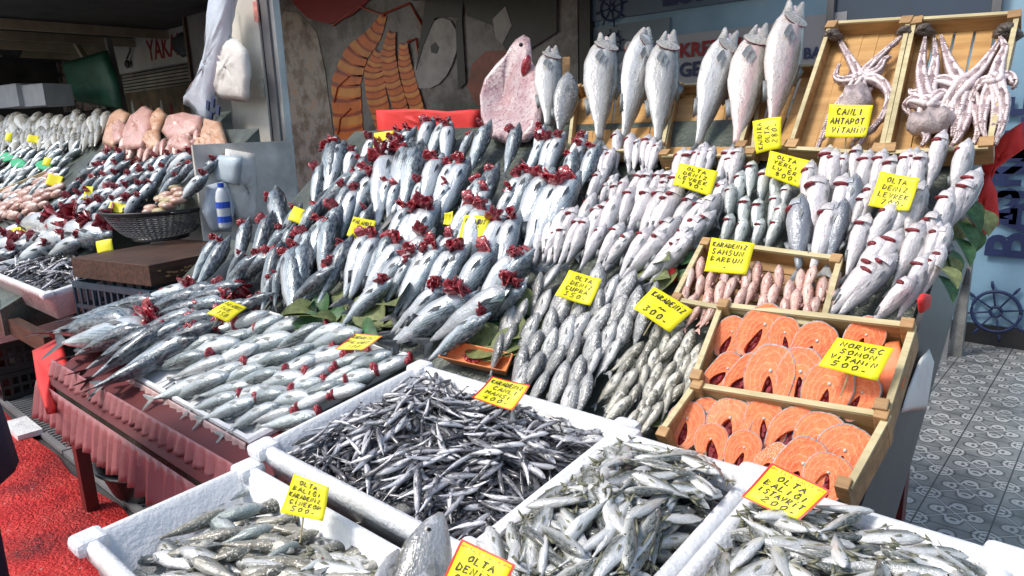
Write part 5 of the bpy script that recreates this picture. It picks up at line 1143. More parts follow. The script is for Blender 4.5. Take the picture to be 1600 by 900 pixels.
def hung(key, h_, t_, y0, y1, roll, label, variant=0, fat=1.0):
    T3 = P(t_[0], t_[1], .03); H = ony(*h_, y1)
    return place(key, 'hung_fish', H, T3, (EYE - (H + T3) / 2).normalized(), roll, 'large fish stood upright along the back', 'fish', label, variant, 1.06, -.15, fat=fat * 1.06)
hung('whole', (862, 72), (852, 215), 2.3, 2.42, .25, 'slim upright fish behind the small bream near the pink flatfish', 0, .95)
hung('bream', (892, 108), (868, 225), 2.2, 2.3, .3, 'short silver bream standing right of the pink flatfish', 0, 1.1)
hung('whole', (948, 52), (930, 240), 2.25, 2.4, .25, 'upright fish with gaping mouth, alone left of the white pair', 1, .95)
hung('whole', (1008, 42), (972, 245), 2.22, 2.38, .75, 'white bellied upright fish, left one of the joined pair', 2, .9)
hung('whole', (1045, 48), (1022, 248), 2.2, 2.36, .25, 'grey backed upright fish, right one of the joined pair', 0, .9)
hung('whole', (1142, 46), (1080, 250), 2.18, 2.36, .45, 'upright white fish left of the two taller spotted ones', 1, .9)
hung('trout', (1188, 38), (1142, 255), 2.2, 2.38, .15, 'grey spotted upright fish between the white one and the tallest', 0, .9)
hung('trout', (1243, 2), (1196, 235), 2.2, 2.42, .5, 'tallest upright fish, pink flanked, left of the octopus crates', 1, .85)
# the flatfish
ff = puff([ony(a, b, 2.4 - (b - 60) * .0018) for a, b in ((818, 54), (828, 60), (830, 95), (845, 120), (848, 170), (842, 205), (825, 222), (790, 225), (765, 215), (752, 185), (750, 150), (758, 122), (775, 100), (795, 80), (805, 62))], .035, 'flatfish', M['turbot'], n_rings=7, wr=.002, cen=ony(798, 155, 2.34), label='large pink flatfish standing at the back with a dark red gill', cat='fish')
p = ony(822, 103, 2.30); mb = MB(); mb.ell(p, .018, .022, .045, 0, 12, 6, Matrix.Rotation(.35, 3, 'Y')); o = mb.obj('gill_opening', M['gill'], ff, True)
p = ony(814, 70, 2.33); mb = MB(); mb.ell(p, .009, .009, .009, 0, 8, 5); mb.obj('eye', M['eye'], ff, True)
puff([ony(a, b, 2.5) for a, b in ((588, 172), (650, 170), (700, 174), (752, 170), (748, 235), (590, 240))], .006, 'red_cloth', M['redcloth'], wr=.012, label='wide red cloth hanging behind the top row of bonito', cat='cloth')
# grey post and meters right of the stand
pp = empty('utility_post', (0, 0, 0), 'grey steel post with small boxes right of the slope', 'post'); pq = ony(1484, 470, 5.3); pp.location = (pq.x, 5.3, 0)
mb = MB(); mb.box((0, 0, 1.0), (.045, .045, 2.0)); mb.obj('post', M['steel'], pp)
mb = MB(); mb.box((.06, .06, .9), (.07, .06, 1.8)); mb.obj('backboard', mat('rough_grey_board', (.22, .22, .21), .7, .4, 9, .5), pp)
for z in (.55, .78): 
    mb = MB(); mb.box((.05, .0, z), (.07, .06, .10)); mb.obj('switch_box', M['black'], pp, bevel=.004)

# ------------------------------------------------------------------ price cards
G = {}
def gl(ch, *st): G[ch] = st
gl('A', [(0, 0), (.45, 1), (.85, 0)], [(.2, .4), (.7, .4)]); gl('B', [(0, 0), (.05, 1), (.6, .85), (.1, .52), (.7, .3), (0, 0)]); gl('C', [(.75, .85), (.35, 1), (.02, .5), (.3, 0), (.8, .15)])
gl('Ç', [(.75, .85), (.35, 1), (.02, .5), (.3, 0), (.8, .15)], [(.4, 0), (.35, -.2)]); gl('D', [(0, 0), (.05, 1), (.7, .65), (.65, .2), (0, 0)]); gl('E', [(.7, 1), (0, .95), (0, 0), (.75, .05)], [(0, .5), (.55, .52)])
gl('G', [(.75, .85), (.3, 1), (.02, .5), (.3, 0), (.75, .1), (.75, .45), (.45, .45)]); gl('Ğ', [(.75, .8), (.3, .95), (.02, .5), (.3, 0), (.75, .1), (.75, .45), (.45, .45)], [(.2, 1.15), (.4, 1.08), (.6, 1.18)]); gl('H', [(0, 0), (.05, 1)], [(.7, 0), (.72, 1)], [(0, .5), (.7, .55)])
gl('I', [(.3, 0), (.32, 1)]); gl('İ', [(.3, 0), (.32, .85)], [(.3, 1.1), (.34, 1.2)]); gl('K', [(.05, 0), (.05, 1)], [(.7, 1), (.08, .45), (.75, 0)]); gl('L', [(.05, 1), (0, 0), (.7, .05)])
gl('M', [(0, 0), (.1, 1), (.42, .3), (.75, 1), (.85, 0)]); gl('N', [(0, 0), (.05, 1), (.7, 0), (.75, 1)]); gl('O', [(.4, 1), (.02, .6), (.25, 0), (.75, .3), (.65, .9), (.4, 1)]); gl('P', [(0, 0), (.05, 1), (.7, .85), (.6, .5), (.05, .42)])
gl('R', [(0, 0), (.05, 1), (.65, .85), (.5, .5), (.05, .45), (.75, 0)]); gl('S', [(.7, .9), (.25, 1), (.1, .65), (.65, .4), (.5, 0), (0, .1)]); gl('T', [(0, .95), (.8, 1)], [(.4, .97), (.35, 0)]); gl('U', [(0, 1), (.05, .15), (.35, 0), (.65, .2), (.7, 1)])
gl('Ü', [(0, .85), (.05, .15), (.35, 0), (.65, .2), (.7, .85)], [(.18, 1.08), (.2, 1.16)], [(.5, 1.08), (.52, 1.16)]); gl('V', [(0, 1), (.35, 0), (.75, 1)]); gl('Y', [(0, 1), (.35, .5), (.75, 1)], [(.35, .5), (.3, 0)]); gl('Z', [(0, 1), (.7, .95), (0, 0), (.75, .05)])
gl('0', [(.35, 1), (.02, .6), (.2, 0), (.6, .3), (.55, .85), (.35, 1)]); gl('1', [(.1, .75), (.35, 1), (.3, 0)]); gl('2', [(.05, .8), (.35, 1), (.6, .75), (0, 0), (.7, .05)]); gl('3', [(.05, .9), (.55, .95), (.25, .55), (.6, .3), (.3, 0), (0, .1)])
gl('4', [(.45, 0), (.5, 1), (0, .35), (.7, .35)]); gl('5', [(.65, 1), (.1, .95), (.1, .55), (.6, .45), (.45, 0), (0, .08)]); gl('7', [(0, .95), (.65, 1), (.25, 0)]); gl('8', [(.35, .5), (.05, .8), (.35, 1), (.6, .8), (.1, .25), (.35, 0), (.65, .25), (.35, .5)]); gl('9', [(.6, .7), (.3, .5), (.05, .8), (.35, 1), (.6, .8), (.45, 0)])
gl('-', [(0, .3), (.4, .32)]); gl('.', [(.1, 0), (.14, .08)]); gl('~', [(0, .2), (.3, .5), (.6, .2), (.9, .5), (1.2, .25), (1.5, .4)])
LAND = []
def card(c4, lines, label, y=None, lift=.12, border=None, curl=.010, wd=.075, head=False, land=None, rot=False):
    """c4 = TL,TR,BR,BL; the card stands on the fish there, its plane turned towards the street"""
    cx = sum(p[0] for p in c4) / 4; cy = sum(p[1] for p in c4) / 4
    C = P(cx, cy, lift) if y is None else ony(cx, cy, y)
    n = ((EYE - C).normalized() * .75 + Vector((-.1, -.35, .45))).normalized()
    if lines and lines[0] == '/lie': n = (pnorm(C.y) * .7 + (EYE - C).normalized() * .5).normalized(); lines = lines[1:]
    q = [onpl(px, py, C, n) - C for px, py in c4]
    ph = R.uniform(0, 6)
    def at(u, v, l=0.0):   # u right, v up
        b = q[3].lerp(q[2], u); t = q[0].lerp(q[1], u)
        return b.lerp(t, v) + n * (l + curl * sin(u * 3.0 + ph) * (1 - v * .4) + curl * .7 * sin(v * 2.6 + ph))
    t = empty('price_card', C, label, 'price card', 'yellow price cards')
    K = 8; mb = MB()
    for s in (0, 1):
        for i in range(K + 1):
            for j in range(K + 1): mb.v.append(tuple(at(i / K, j / K, -.0009 * s)))
    o1 = (K + 1) ** 2
    for i in range(K):
        for j in range(K):
            a = i * (K + 1) + j; mb.f.append((a, a + K + 1, a + K + 2, a + 1)); mb.f.append((a + o1, a + 1 + o1, a + K + 2 + o1, a + K + 1 + o1)); mb.m += [0, 0]
    bd = [i * (K + 1) for i in range(K + 1)] + [K * (K + 1) + j for j in range(1, K + 1)] + [(K - i) * (K + 1) + K for i in range(1, K + 1)] + [K - j for j in range(1, K)]
    for a, b in zip(bd, bd[1:] + bd[:1]): mb.f.append((a, b, b + o1, a + o1)); mb.m.append(0)
    mb.obj('card_sheet', M['yellow'], t, True)
    if border:
        mb = MB(); e = .035
        for (u0, v0, u1, v1) in ((0, 0, 1, e), (0, 1 - e, 1, 1), (0, e, e, 1 - e), (1 - e, e, 1, 1 - e)):
            o = len(mb.v); kk = 8
            for i in range(kk + 1):
                for j in (0, 1):
                    if u1 - u0 > v1 - v0: mb.v.append(tuple(at(u0 + (u1 - u0) * i / kk, v0 if j == 0 else v1, .0008)))
                    else: mb.v.append(tuple(at(u0 if j == 0 else u1, v0 + (v1 - v0) * i / kk, .0008)))
            for i in range(kk): a = o + i * 2; mb.f.append((a, a + 2, a + 3, a + 1)); mb.m.append(0)
        mb.obj('card_edge', M['cardred'], t, True)
    def ribbon(mb, pts, w):
        o = len(mb.v)
        for i, (u, v) in enumerate(pts):
            a = pts[max(i - 1, 0)]; b = pts[min(i + 1, len(pts) - 1)]; dx, dy = b[0] - a[0], (b[1] - a[1]) * asp; l = math.hypot(dx, dy) or 1
            px_, py_ = -dy / l * w, dx / l * w / asp
            if len(pts) > 4 and pts[0] == pts[-1] and i in (0, len(pts) - 1): px_, py_ = w, 0
            mb.v.append(tuple(at(u + px_, v + py_, .0016))); mb.v.append(tuple(at(u - px_, v - py_, .0016)))
        for i in range(len(pts) - 1): a = o + i * 2; mb.f.append((a, a + 1, a + 3, a + 2)); mb.m.append(0)
    asp = ((q[0] - q[3]).length / (q[1] - q[0]).length)
    if lines:
        mb = MB(); nl = len(lines); top = .84 if head else .93; bot = .08
        for k, ln in enumerate(lines):
            big = ln[:1].isdigit(); lh = (top - bot) / nl; y0 = top - lh * (k + 1) + lh * .18; hh = lh * (.74 if big else .66)
            wch = min(.82 / max(len(ln), 3), .17 if big else .13); x0 = (.5 - wch * len(ln) / 2) + R.uniform(-.05, .05) + (.06 if big else 0); sl = -.05
            for i, ch in enumerate(ln):
                for st_ in G.get(ch, []):
                    pts = [(x0 + wch * (i + .84 * x + .12 * yy), y0 + hh * yy + sl * (i / max(len(ln), 1) - .5) * lh + R.uniform(-.008, .008)) for x, yy in st_]
                    if rot: pts = [(1 - b_, a_) for a_, b_ in pts]
                    ribbon(mb, pts, (.011 if nl > 3 else .013) * wd / .075)
        mb.obj('lettering', M['ink'], t)
    if head:   # printed shop line with two little fish
        mb = MB(); s = 'TAZE BALIK'; w = .06
        for i, ch in enumerate(s):
            for st_ in G.get(ch, []): ribbon(mb, [(.2 + w * (i + .7 * x), .87 + .06 * yy - .0 * i) for x, yy in st_], .006)
        for u in (.10, .88): ribbon(mb, [(u - .05, .89), (u - .02, .915), (u, .92)], .014); ribbon(mb, [(u, .92), (u + .03, .90), (u + .05, .92)], .008)
        mb.obj('printed_line', M['cardorange'], t)
    if not border:
        mb = MB(); a_ = at(.5, .15, -.003); mb.tube([a_, a_ - (q[0] + q[1] - q[2] - q[3]).normalized() * .05 - n * .03], .0018, 5); mb.obj('stick', M['woodpale'], t)
    if land: LAND.append((land, cx, cy))
    return t
yc = 'yellow card '
card([(585, 208), (617, 206), (612, 233), (580, 231)], [], 'blank looking yellow card in the topmost row of bonito at left', land='topmost blank card')
card([(460, 322), (495, 335), (485, 358), (452, 345)], [], 'tilted blank yellow card among the leftmost bonito on the slope', land='tilted blank card at left')
card([(552, 338), (586, 343), (577, 380), (544, 370)], ['PALAMUT', 'TANE', '280'], yc + 'PALAMUT, the smaller left one of the two', land='smaller PALAMUT card')
card([(727, 336), (768, 342), (755, 384), (713, 375)], ['PALAMUT', 'TANE', '280-'], yc + 'PALAMUT 280, the larger right one of the two', land='larger PALAMUT card')
card([(694, 332), (708, 330), (705, 350), (691, 349)], ['20'], 'small narrow yellow card half hidden beside the larger PALAMUT card')
card([(358, 470), (385, 479), (356, 504), (325, 493)], ['/lie', 'PALAMUT', 'TANE', '150'], yc + 'lying among the dark bonito above the foam tray', land='card above the tray')
card([(556, 520), (599, 528), (566, 548), (520, 541)], ['/lie', 'KARADENİZ', 'PALAMUT', '100'], yc + 'with orange edge lying on the small bonito', border=1, land='orange edged card')
card([(768, 587), (827, 600), (800, 641), (738, 622)], ['KARADENİZ', 'CANLI', 'HAMSİ', '400-'], yc + 'KARADENİZ HAMSİ 400 with orange edge over the anchovies', border=1, y=1.10, land='HAMSİ card')
card([(889, 421), (939, 434), (922, 477), (868, 463)], ['OLTA', 'DENİZ', 'ÇUPRA', '350-'], yc + 'OLTA DENİZ ÇUPRA 350 among the grey bream', land='ÇUPRA 350 card')
card([(1022, 448), (1083, 483), (1046, 519), (992, 485)], ['KARADENİZ', '~', '300-'], yc + 'KARADENİZ 300 above the small mullet', land='KARADENİZ 300 card')
card([(1112, 371), (1181, 383), (1166, 430), (1098, 420)], ['KARADENİZ', 'SAMSUN', 'BARBUN', '-'], yc + 'KARADENİZ SAMSUN BARBUN over the red mullet crate', lift=.13, land='BARBUN card')
card([(1062, 255), (1121, 265), (1110, 306), (1054, 292)], ['OLTA', 'DENİZ', 'LEVREK', '190-'], yc + 'OLTA DENİZ LEVREK 190 among the small pale sea bass', land='LEVREK 190 card')
card([(1176, 190), (1222, 185), (1221, 233), (1180, 238)], ['KANDIRA', 'OLTA', '280-'], yc + 'with sideways writing and 280 below the hung fish', y=2.02, rot=True, land='sideways 280 card')
card([(1203, 235), (1265, 248), (1252, 293), (1197, 277)], ['OLTA', 'YERLİ', 'LÜFER', '800-'], yc + 'YERLİ LÜFER 800 above the bluefish', land='LÜFER 800 card')
card([(1375, 266), (1437, 278), (1420, 329), (1356, 320)], ['OLTA', 'DENİZ', 'LEVREK', '700-'], yc + 'OLTA DENİZ LEVREK 700 among the large sea bass', lift=.17, land='LEVREK 700 card')
card([(1296, 162), (1365, 166), (1353, 214), (1287, 210)], ['CANLI', 'AHTAPOT', 'VİTAMİN'], yc + 'CANLI AHTAPOT VİTAMİN on the left octopus crate', y=2.02)
card([(1308, 527), (1396, 541), (1370, 594), (1281, 575)], ['NORVEÇ', 'SOMON', 'VİTAMİN', '500-'], yc + 'NORVEÇ SOMON VİTAMİN 500 on the salmon steaks', lift=.20)
card([(1206, 723), (1300, 770), (1245, 817), (1155, 772)], ['OLTA', 'BALIĞI', 'İSTAVRİT', '200-'], yc + 'İSTAVRİT 200 with red edge over the horse mackerel', y=1.06, border=1, head=True)
card([(459, 740), (517, 764), (505, 815), (432, 797)], ['OLTA', 'BALIĞI', 'KARADENİZ', 'ÇİNEKOP', '500-'], yc + 'ÇİNEKOP 500 standing in the nearest left foam box', y=.64, land='ÇİNEKOP 500 card')
card([(722, 842), (809, 886), (770, 960), (675, 925)], ['OLTA', 'DENİZ', 'ÇUPRA', '350-'], yc + 'with red edge, OLTA DENİZ, cut by the bottom of the picture', y=.60, border=1, head=True)

# ------------------------------------------------------------------ the left stall
ls = empty('display_stand', (-6.5, 1.7, 0), 'sloping stand of the left stall covered with small fish', 'stand')
mb = MB(); prism(mb, (-4.62, -4.02), [(1.85, -.31 + E_), (2.12, -.088 + E_), (2.27, .03 + E_), (2.27, -.25 + E_), (2.12, -.38 + E_), (1.85, -.5 + E_)])
prism(mb, (-13, -4.62), [(.95, -.90 + E_), (1.35, -.705 + E_), (2.12, -.085 + E_), (2.42, .15 + E_), (2.42, -.2 + E_), (2.12, -.38 + E_), (1.35, -1.0 + E_), (.95, -1.05 + E_)])
rel(mb, ls).obj('sloping_top', bpy.data.materials['wet_dark_cover'], ls)
for (x, y, h) in ((-4.1, 1.05, .55), (-5.3, 1.05, .55), (-7.5, 1.05, .55), (-4.1, 2.3, 1.3), (-7.5, 2.3, 1.3), (-11, 2.3, 1.3), (-11, 1.05, .55)):
    mb = MB(); mb.box((x, y, h / 2), (.06, .06, h)); rel(mb, ls).obj('leg', bpy.data.materials['maroon_leg'], ls)
mb = MB(); mb.box((-6.5, 1.0, .6), (5, .05, .09)); rel(mb, ls).obj('rail', M['wooddark'], ls)
mb = MB(); mb.beam((-4.05, 2.43, .0), (-4.05, 2.43, 1.72), .02, .3); 
# foam box of anchovies at its corner
c_fl, c_fr, c_br = P(-60, 470, .05), P(97, 455, .05), P(183, 392, .05)
LB = foam_box(-5.3, -4.06, 1.03, .85, 1.50, .93, .15, 'long white foam box of anchovies at the corner of the left stall')
g = heap(LB[1], LB[2], LB[3], 70, 'anchovy', 'anchovy', .15, 'anchovies in the long foam box of the left stall', 'small silver anchovy in the long foam box of the left stall', .04, z0=-.03, seed=21, stuff=330, margin=.3)
g.obj('wet_lining', M['ice'], LB[0], True)
nn_ = LB[1].to_3x3() @ Vector((0, -1, 0))
def lfield(poly, d, ln, al, ac, key, name, grp, gk, roll, lift=(.05, .03), fat=1.5, cat='fish', jit=.25, angj=8, parts=True):
    for h_, t_ in field(poly, d, ln, al, ac, jit, angj):
        a = P(*h_, 0)
        if a.x > -4.02 or a.x < -11 or (a.x > -4.64 and a.y < 1.9): continue
        lay(key, name, h_, t_, R.choice(roll), grp, gk, lift, hx=.85 if key == 'bonito' else 1.0, rj=.3, fat=fat, parts=parts)
lfield([(-20, 178), (175, 170), (150, 215), (-20, 215)], (6, -30), 36, 15, 7, 'mullet', 'small_grey_fish', 'small fish in the top row of the left stall', 'ltop', [0, .8], parts=False, fat=.9)
lfield([(-20, 215), (140, 212), (110, 262), (60, 300), (-20, 310)], (28, -24), 44, 21, 9, 'traymac', 'small_silver_fish', 'small silver fish in the second row of the left stall', 'lsec', [0, .9], parts=False, fat=1.5)
lfield([(250, 205), (345, 200), (340, 235), (180, 235), (195, 215)], (10, -26), 36, 17, 10, 'redmullet', 'pale_pink_fish', 'pale pink fish near the top of the left stall', 'lpink', [0, .9], parts=False, fat=1.4)
lfield([(170, 238), (330, 238), (345, 262), (310, 300), (290, 330), (130, 330), (100, 350), (60, 345), (110, 290), (140, 255)], (40, -42), 56, 31, 12, 'bonito', 'small_bonito', 'small bonito with red gills on the left stall', 'lbon', [.7, 1.2, -.2], (.085, .03), fat=1.5)
lfield([(-20, 365), (60, 350), (190, 335), (185, 365), (100, 385), (-20, 400)], (60, -26), 72, 36, 13, 'bonito', 'small_bonito', 'bonito in the lowest row of the left stall', 'lbon2', [.7, 1.2], (.085, .04), fat=1.35)
lfield([(-20, 300), (60, 285), (90, 262), (110, 290), (60, 335), (-20, 345)], (24, -10), 30, 16, 8, 'redmullet', 'small_orange_fish', 'small orange fish in the wooden crate of the left stall', 'lora', [0, 1.5, 3], (.04, .03), parts=False, fat=1.5)
mb = MB(); a = P(-40, 318, .03); b = P(75, 272, .05); mb.beam(a, b, .012, .06, up=pnorm(1.8)); mb.obj('crate_board', M['woodpale'], label='pale wooden crate edge across the left stall', cat='crate')
for (a, b, w) in ((8, 245, 16), (28, 255, 14), (68, 258, 14)):
    puff([P(a + w * cos(t), b + 8 * sin(t), .06) for t in [i * 2 * pi / 8 for i in range(8)]], .012, 'green_tray', mat('bright_green', (.02, .42, .16), .4, .2, 5, .1) if a == 8 else bpy.data.materials['bright_green'], label='bright green plastic tray between small silver fish, %s' % {8: 'at the picture edge', 28: 'middle one', 68: 'rightmost one'}[a], cat='tray')
# pink ray and turbot slabs
for i, (pts, l) in enumerate((([(160, 225), (172, 180), (190, 170), (205, 178), (190, 205), (178, 232)], 'flat orange pink ray at the left end of the slabs'), ([(190, 215), (205, 180), (228, 165), (240, 172), (238, 200), (222, 232), (195, 235)], 'large pink ray slab with folded top on the left stall'),
        ([(235, 185), (250, 168), (262, 180), (250, 205), (240, 215)], 'narrow pink slab standing between two larger ones'), ([(252, 205), (262, 180), (290, 176), (318, 182), (312, 205), (290, 215), (262, 218)], 'wide pale pink slab below the white sign'), ([(312, 215), (320, 185), (345, 190), (358, 230), (350, 245), (328, 240)], 'pink white slab beside the cream column'), ([(176, 200), (188, 186), (198, 196), (192, 220), (180, 226)], 'small orange slab lying over the first ray'), ([(222, 222), (232, 205), (250, 204), (252, 226), (236, 236)], 'small pink slab low between the ray slabs'), ([(268, 232), (272, 214), (296, 212), (300, 230), (284, 238)], 'small orange slab below the wide pale one'), ([(304, 232), (310, 216), (328, 216), (332, 236), (316, 242)], 'small pink slab nearest the hanging bags'))):
    puff([P(a, b, .05 + .02 * (i % 2)) for a, b in pts], .035, 'ray', M['raypink'] if i % 2 else M['rayorange'], wr=.014, seed=i, label=l, cat='fish')
# front face items: grey plastic tote standing on the slope, shells, water bottle
puff([ony(a, b, 1.98) for a, b in ((310, 262), (322, 240), (380, 245), (375, 290), (318, 280))], .04, 'plastic_tub', mat('pale_tub', (.55, .66, .72), .3, .25, 6, .1), label='pale blue plastic tub standing against the column', cat='tub')
sh = [(300 + R.uniform(-30, 50), 300 + R.uniform(-12, 45)) for i in range(22)]
for (a, b) in sh:
    p = P(a, b, .05)
    if p.x > -3.95: p.x = -4.05 - R.random() * .2
    mb = MB(); mb.ell((0, 0, 0), .045, .038, .02, 0, 10, 6, Matrix.Rotation(R.uniform(0, 3), 3, 'Z')); mb.obj('shellfish', M['woodpale'] if R.random() < .4 else M['pinkfish'], smooth=True, M=Matrix.Translation(p), label='pale shellfish heaped behind the black colander', cat='shellfish', group='shellfish behind the black colander')
wb = empty('water_bottle', P(352, 350, .02) + Vector((0, 0, -.02)), 'clear water bottle with two blue bands beside the block', 'bottle')
mb = MB(); mb.loft([[(r * cos(a), r * sin(a), z) for a in [i * pi / 6 for i in range(12)]] for z, r in ((0, .028), (.01, .032), (.15, .032), (.18, .025), (.20, .013))], True, True, True); mb.obj('bottle_body', mat('clear_plastic', (.62, .68, .72), .15, .1, 4, .05), wb, True)
for z in (.03, .10): 
    mb = MB(); mb.loft([[(.0335 * cos(a), .0335 * sin(a), zz) for a in [i * pi / 6 for i in range(12)]] for zz in (z, z + .03)], True, True, True); mb.obj('blue_band', mat('label_blue', (.02, .09, .55), .4, .1, 4, 0) if z == .03 else bpy.data.materials['label_blue'], wb)
mb = MB(); mb.loft([[(.015 * cos(a), .015 * sin(a), zz) for a in [i * pi / 6 for i in range(12)]] for zz in (.2, .22)], True, True, True); mb.obj('cap', bpy.data.materials['label_blue'], wb)

mb = MB(); mb.box((-4.0, 2.15, .95), (.02, .62, 1.2)); mb.obj('side_board', mat('pale_board', (.60, .58, .53), .5, .45, 4, .2), ls, M=Matrix.Translation(-ls.location))
for i, (pts, l) in enumerate((([(352, 232), (398, 240), (402, 300), (398, 350), (372, 345), (350, 300)], 'pale crumpled plastic sack at the foot of the cream column'), ([(322, 290), (352, 282), (366, 320), (362, 362), (330, 362), (316, 330)], 'cloudy plastic sack behind the water bottle'))):
    puff([onpl(a, b, Vector((-3.92, 2, 1)), XX) for a, b in pts], .05, 'plastic_sack', M['bag'] if i else M['white'], wr=.02, seed=i + 3, label=l, cat='sack')
# crate, chopping block and colander between the stalls
def onz2(px, py, z): return onz(px, py, z)
zt = 1.02
c0 = onz(183, 383, zt); c1 = onz(232, 415, zt); c2 = onz(372, 372, zt)
X1 = Vector((-.22, .975, 0)); wl_ = .62; Y1 = Vector((c0.x - c1.x, c0.y - c1.y, 0)); dl_ = .62; Y1 = ZZ.cross(X1)
bc = c1 + X1 * wl_ / 2 + Y1 * dl_ / 2
bk = empty('chopping_block', (bc.x, bc.y, .90), 'dark wet wooden chopping block under the black colander', 'chopping block'); bk.rotation_euler = (0, 0, math.atan2(X1.y, X1.x))
mb = MB(); mb.box((0, 0, .07), (wl_, dl_, .10))
for i in range(22): mb.box((R.uniform(-wl_ / 2, wl_ / 2) * .9, -dl_ / 2 - .002, R.uniform(.04, .1)), (R.uniform(.01, .03), .004, .008), 1)
mb.obj('block', [M['wooddark'], M['wood']], bk, bevel=.002)
def slat_crate(loc, rz, w, d, h, m, name, label, group=None, rows=4):
    t = empty(name, loc, label, 'crate', group); t.rotation_euler = (0, 0, rz)
    mb = MB(); mb.box((0, 0, .01), (w, d, .02)); mb.obj('base', m, t)
    for nm, a, b in (('front', (-w / 2, -d / 2), (w / 2, -d / 2)), ('back', (-w / 2, d / 2), (w / 2, d / 2)), ('left', (-w / 2, -d / 2), (-w / 2, d / 2)), ('right', (w / 2, -d / 2), (w / 2, d / 2))):
        a = Vector((*a, 0)); b = Vector((*b, 0)); mb = MB(); L = (b - a).length
        for z, th in ((h - .015, .03), (.03, .04), (h * .55, .02)): mb.beam(a + ZZ * z, b + ZZ * z, .016 if th == .03 else .01, th)
        k = max(4, int(L / .05))
        for i in range(k + 1): p = a.lerp(b, i / k); mb.beam(p + ZZ * .02, p + ZZ * (h - .01), .009, .014, up=(b - a).normalized())
        mb.obj('slatted_side', m, t)
    return t
slat_crate((bc.x, bc.y, .62), math.atan2(X1.y, X1.x), wl_ * 1.02, dl_, .28, M['bluecrate'], 'plastic_crate', 'dark blue slatted plastic crate under the chopping block')
slat_crate((bc.x, bc.y, .34), math.atan2(X1.y, X1.x), wl_ * 1.02, dl_, .27, M['black'], 'plastic_crate', 'black slatted plastic crate, lowest under the chopping block')
slat_crate((bc.x, bc.y, .06), math.atan2(X1.y, X1.x), wl_ * 1.02, dl_, .27, M['black'], 'plastic_crate', 'black slatted crate on the ground below the chopping block')
cq = onz(252, 372, 1.02); rr = .5 * (onz(318, 330, 1.17) - onz(188, 330, 1.17)).length; ct = empty('colander', (cq.x, cq.y, 1.02), 'round black plastic colander on the wooden chopping block', 'colander')
mb = MB(); n_ = 44; L = []
for i in range(13): s = i / 12; r = rr * (.52 + .44 * s ** .6); L.append([(r * cos(a), r * sin(a), .02 + .14 * s) for a in [2 * pi * (j + (i % 2) * .5) / n_ for j in range(n_)]])
mb.loft(L); o = mb.obj('mesh_bowl', M['metal'], ct, True); w_ = o.modifiers.new('holes', 'WIREFRAME'); w_.thickness = .006; w_.use_replace = True
mb = MB(); mb.loft([[(r * cos(a), r * sin(a), z) for a in [2 * pi * j / 40 for j in range(40)]] for r, z in ((rr * .955, .155), (rr * 1.0, .158), (rr * 1.05, .175), (rr * 1.04, .183), (rr * .99, .180), (rr * .93, .165), (rr * .955, .155))]); mb.obj('rim', M['black'], ct, True)
mb = MB(); mb.loft([[(r * cos(a), r * sin(a), z) for a in [2 * pi * j / 30 for j in range(30)]] for r, z in ((.0, .014), (rr * .5, .014), (rr * .54, .02), (rr * .52, .0), (.0, .0))][1:4]); mb.loft([[(r * cos(a), r * sin(a), .014) for a in [2 * pi * j / 30 for j in range(30)]] for r in (.01, rr * .5)], True, True); mb.obj('foot', M['black'], ct, True)
for s in (1, -1):
    mb = MB(); mb.tube([(s * rr * (1.02 + .1 * sin(a)), rr * .18 * cos(a), .17) for a in [i * pi / 8 for i in range(9)]], .006, 6); mb.obj('handle', M['black'], ct, True)
p = P(356, 372, .03); mb = MB()
# foam box and black crates at the far left on the ground
fl = onz(-40, 545, .52)
slat_crate((-5.62, 1.22, .0), .05, .9, .5, .19, M['black'], 'plastic_crate', 'black slatted crate, lowest of the stack at the left edge')
slat_crate((-5.62, 1.22, .19), .05, .9, .5, .19, M['black'], 'plastic_crate', 'black slatted crate, upper one under the white box at left')
FB = foam_box(-6.1, -5.12, .98, .64, 1.46, .66, .25, 'white foam box on the black crates at the left edge')
q_ = MB(); q_.box((FB[2] / 2, FB[3] / 2, -.08), (FB[2] - .08, FB[3] - .08, .05)); q_.obj('wet_lining', M['ice'], FB[0])
tb_ = empty('black_tub', (-3.28, 1.18, 0.03), 'round black tub lying on the grate under the stand', 'tub')
mb = MB(); mb.loft([[(r * cos(a), r * sin(a), z) for a in [2 * pi * j / 32 for j in range(32)]] for r, z in ((.22, .0), (.26, .12), (.28, .125), (.285, .135), (.26, .135), (.245, .12), (.21, .015))], True, True, True); mb.obj('tub_wall', M['black'], tb_, True)
mb = MB(); mb.box((-4.55, .93, .03), (.3, .12, .03)); mb.obj('foam_strip', M['styro'], label='thin white foam strip on the carpet edge by the grate', cat='foam strip')
card([(44, 210), (60, 212), (58, 224), (43, 223)], [], 'tiny yellow card in the top row of the left stall, right one', land='right tiny card')
card([(10, 208), (20, 208), (18, 222), (8, 220)], [], 'tiny yellow card in the top row of the left stall, left one', land='left tiny card')
card([(76, 271), (98, 275), (92, 293), (72, 289)], [], 'yellow card beside the pale wooden crate edge', lift=.08, land='crate edge card')
card([(132, 290), (146, 292), (142, 312), (128, 310)], [], 'narrow yellow card among the left stall bonito', land='narrow left stall card')
card([(172, 314), (198, 318), (190, 332), (168, 330)], [], 'yellow card just left of the colander rim', land='card by the colander')
card([(16, 358), (36, 352), (46, 368), (26, 382)], ['250'], 'tilted yellow card on the lowest bonito row of the left stall', land='tilted left stall card')
card([(150, 378), (176, 374), (178, 392), (152, 396)], [], 'yellow card at the back of the left anchovy box', land='left anchovy box card')
card([(70, 246), (82, 248), (78, 260), (66, 258)], [], 'small yellow card above the rightmost green tray')
# side walls closing the alley
mb = MB(); mb.box((-22.5, 4, 2), (.3, 12, 4)); mb.obj('alley_wall', bpy.data.materials['dark_alley_wall'], label='dark wall closing the far left end of the alley', cat='wall')

